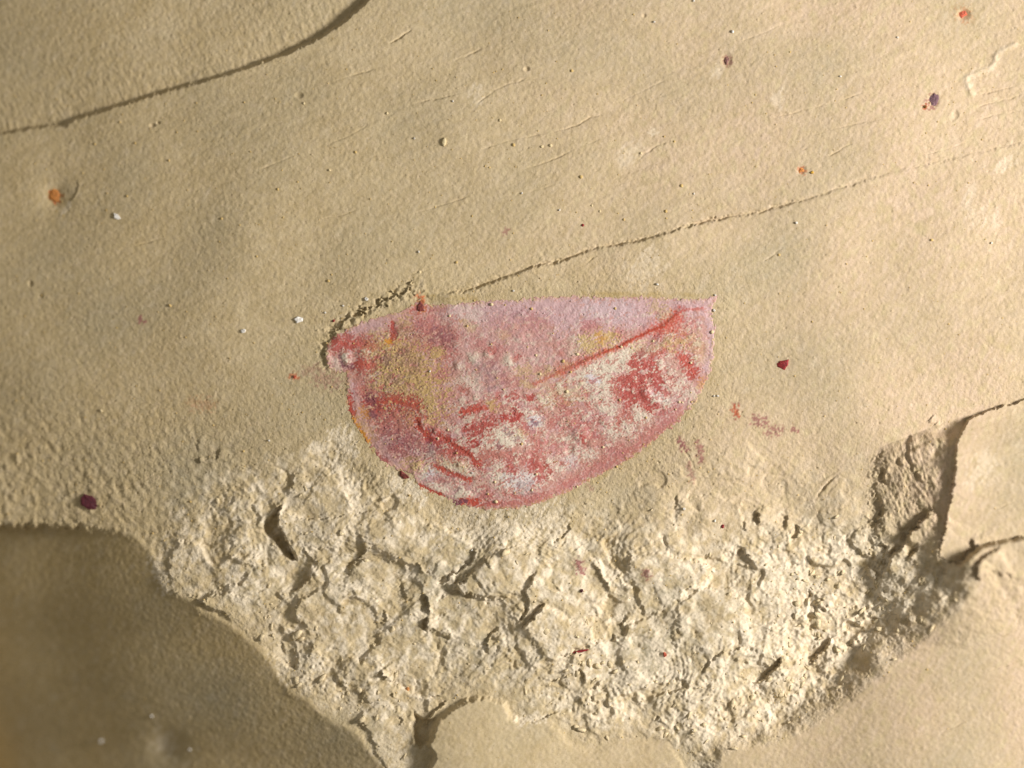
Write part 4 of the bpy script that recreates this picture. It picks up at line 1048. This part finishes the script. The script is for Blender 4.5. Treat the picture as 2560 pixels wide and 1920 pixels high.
grain("quartz_grain", 744, 799, pts((744, 799), [(732, 797), (742, 790), (757, 794), (756, 803), (740, 808)]), 7, "white", "largest white quartz grain left of the blunt fossil end", "quartz grain", seed=13, smooth=False)
grain("quartz_grain", 606, 827, oval(8, 5, 0.3, seed=14), 5, "white", "small flat white quartz grain farther left of the fossil", "quartz grain", seed=14, smooth=False)
grain("quartz_grain", 915, 747, oval(5.5, 5, seed=15), 6, "white", "round white quartz grain above the sediment lip of the fossil", "quartz grain", seed=15)
grain("rod_grain", 1110, 354, oval(5, 12, -0.12, seed=16, jit=.08), 6, "palet", "pale tan rod shaped grain lying alone on the bedding plane", "grain", seed=16)
grain("mineral_sliver", 1451, 1628, oval(23, 3.6, 0.17, seed=17, jit=0.1), 6, "crimson", "thin crimson sliver in the crumbled fracture", "mineral sliver", seed=17, sink=0.0)
grain("mineral_speck", 1807, 1316, oval(4.5, 5.5, seed=18), 5, "crimson", "small red speck on a flake right of the fossil", "mineral speck", seed=18, sub=1)
grain("mineral_speck", 1454, 1477, oval(4, 5, seed=19), 5, "darkred", "small dark red speck below the purple stain", "mineral speck", seed=19, sub=1)
grain("mineral_speck", 1457, 563, oval(3.4, 3.4, seed=20), 4, "crimson", "tiny red speck above the middle of the step line", "mineral speck", seed=20, sub=1)
grain("mineral_chip", 1009, 1188, pts((1009, 1188), [(999, 1178), (1003, 1176), (1021, 1190), (1023, 1196), (1008, 1198), (998, 1190)]), 5, "redchip", "brown red chip just below the lower left edge of the fossil", "mineral chip", seed=21, smooth=False)
o = grain("mineral_chip", 1049, 768, pts((1049, 768), [(1042, 764), (1051, 752), (1060, 766), (1061, 778), (1050, 779), (1044, 775)]), 2.5, "redchip", "brown red chip notched into the upper edge of the fossil", "mineral chip", seed=22, smooth=False)
grain("mineral_speck", 833, 802, oval(3.4, 3.6, seed=23), 4, "crimson", "tiny red speck above the blunt end of the fossil", "mineral speck", seed=23, sub=1)
grain("mineral_speck", 735, 942, oval(4, 4, seed=24), 4, "orange", "tiny orange speck left of the blunt end of the fossil", "mineral speck", seed=24, sub=1)
grain("mineral_speck", 1018, 1725, oval(5, 5, seed=25), 6, "rust", "small orange speck on the bright crack above the dark notch", "mineral speck", seed=25, sub=1)
grain("mineral_speck", 1662, 1636, oval(4.5, 7, 0.4, seed=26), 5, "orange", "small orange speck in the palest part of the fracture", "mineral speck", seed=26, sub=1)

TANG = [(1377, 363), (1603, 382), (1453, 442), (1480, 514), (1560, 549), (1430, 176), (1049, 680), (417, 398), (331, 354), (551, 545), (693, 472), (823, 424), (888, 379), (311, 487), (92, 736), (420, 763), (758, 256), (967, 282), (1686, 353), (1665, 528), (1704, 464), (1500, 528), (1355, 366), (1284, 362), (2330, 600), (1948, 637), (1141, 656), (820, 702), (530, 1064), (245, 1027), (472, 1256), (1180, 540), (640, 640), (1250, 300)]
for k, (x, y) in enumerate(TANG):
    r = random.Random(k)
    s = r.uniform(2.6, 4.2)
    grain("tan_grain", x, y, oval(s, s * r.uniform(.7, 1.1), r.uniform(0, 3), seed=100 + k), s * 0.7, r.choice(["tan", "tan", "palet", "palet"]), "tiny tan sand grain lying on the smooth rock above or beside the fossil", "sand grain",
          "tan sand grains on the rock face", seed=100 + k, sub=2, sink=0.1)
FOSG = [(1229, 761, 6), (1329, 772, 5), (1443, 886, 5.5), (1408, 903, 6), (1538, 771, 4.5), (1553, 867, 5), (1780, 830, 6), (1427, 930, 4.5), (1417, 979, 5.5), (1304, 1110, 4.5), (1237, 1205, 4.5), (1220, 1235, 4), (1330, 1225, 4.5), (1341, 1186, 5), (1549, 1000, 4.5), (1542, 1167, 5), (1698, 1005, 4.5), (1706, 1006, 3.5),
        (1727, 907, 4), (1124, 790, 4), (1120, 1075, 4), (1240, 1254, 6), (1689, 1024, 3.5), (1508, 1118, 4), (1443, 1217, 4), (1095, 1096, 4), (1615, 1044, 3.5), (1633, 853, 4), (1340, 888, 4), (1168, 815, 4), (1350, 935, 4)]
for k, (x, y, s) in enumerate(FOSG):
    s = s * 0.85
    r = random.Random(500 + k)
    grain("tan_grain", x, y, oval(s, s * r.uniform(.75, 1.0), r.uniform(0, 3), seed=300 + k), s * 0.7, r.choice(["tan", "palet", "palet"]), "tiny cream sand grain stuck on the pink fossil", "sand grain", "sand grains stuck on the fossil", seed=300 + k, sub=1, sink=0.05)
GL = [(1710, 1272, 4.5), (1787, 1302, 4), (1832, 78, 4), (1991, 557, 4), (1399, 525, 3), (1047, 629, 3), (857, 764, 3), (812, 781, 3), (1788, 738, 3), (1643, 711, 4), (1284, 727, 3), (1075, 928, 3), (1181, 1182, 3.5), (1785, 990, 3), (1735, 484, 2.5), (2246, 92, 3), (1735, 1, 3), (1180, 1376, 3.5), (1785, 776, 4), (460, 1890, 4),
      (226, 1876, 6), (363, 1805, 4), (671, 1102, 3), (1305, 483, 3), (1132, 252, 3), (1795, 990, 3.5), (2480, 607, 3), (1036, 345, 2.5), (2102, 190, 3), (1636, 54, 3)]
for k, (x, y, s) in enumerate(GL):
    grain("quartz_speck", x, y, oval(s, s * .8, k, seed=700 + k), s, "white", "tiny glinting white quartz speck on the slab", "quartz speck", "glinting quartz specks", seed=700 + k, sub=1, sink=0.0)


# fine sand and crumbs nobody could count
def scatter(name, n, mat, sampler, smin, smax, seed, parent, flat=0.8, ang=True):
    r = np.random.default_rng(seed)
    bm = bmesh.new(); bmesh.ops.create_icosphere(bm, subdivisions=1, radius=1.0)
    base = np.array([v.co[:] for v in bm.verts]); faces = np.array([[v.index for v in f.verts] for f in bm.faces]); bm.free()
    V = []; Fc = []
    k = 0
    tries = 0
    while k < n and tries < n * 40:
        tries += 1
        x, y = r.uniform(-60, 2620), r.uniform(-60, 1980)
        if r.random() > sampler(x, y):
            continue
        s = smin * (smax / smin) ** (r.random() ** 2)
        sc = np.array([s * r.uniform(.9, 2.2) if ang else s, s * r.uniform(.5, 1.1), s * flat * r.uniform(.5, 1.1)])
        v = base * sc * (1 + r.uniform(-.45 if ang else -.12, .45 if ang else .12, (len(base), 1)))
        t = r.normal(0.9, 0.7) if ang else r.uniform(0, 6.28); tl = r.uniform(-.5, .5)
        c, q = math.cos(t), math.sin(t)
        v = np.stack([v[:, 0] * c - v[:, 1] * q, v[:, 0] * q + v[:, 1] * c, v[:, 2] + tl * v[:, 0]], 1)
        w = world_xyz(np.array(x), np.array(y), np.array(ground(x, y) + s * flat * 0.25))
        V.append(w + v / 100); Fc.append(faces + k * len(base)); k += 1
    V = np.vstack(V); Fc = np.vstack(Fc)
    me = bpy.data.meshes.new(name)
    me.vertices.add(len(V)); me.vertices.foreach_set("co", V.astype(np.float32).ravel())
    me.loops.add(Fc.size); me.loops.foreach_set("vertex_index", Fc.ravel().astype(np.int32))
    me.polygons.add(len(Fc)); me.polygons.foreach_set("loop_start", np.arange(0, Fc.size, 3, dtype=np.int32)); me.polygons.foreach_set("loop_total", np.full(len(Fc), 3, np.int32))
    me.update(calc_edges=True)
    me.materials.append(mat)
    o = obj(name, me, parent)
    o["kind"] = "stuff"
    return o


def g_at(A, x, y):
    j = min(max(int((y - ys[0]) / STEP), 0), NY - 1); i = min(max(int((x - xs[0]) / STEP), 0), NX - 1)
    return float(A[j, i])


dens_crumb = np.clip(rough_m * (0.05 + 0.9 * belt), 0, 1)
MAT_CRUMB = plain("rock_crumb", (214, 196, 158), 0.92, 0.1, 0.16, 14, 0.6)
scatter("rock_crumbs", 330, MAT_CRUMB, lambda x, y: g_at(dens_crumb, x, y), 2.5, 10, 81, rock, 0.45)
dens_sand = np.clip(0.5 + 0.4 * collar + 0.3 * south + 0.3 * lower_left - 0.45 * smooth_pl, 0, 1)
s_o = scatter("sand_grains", 1500, MAT["tan"], lambda x, y: g_at(dens_sand, x, y), 1.1, 2.8, 82, None, 0.9, False)
tag(s_o, "fine tan sand dusting the rock face", "sand", kind="stuff")
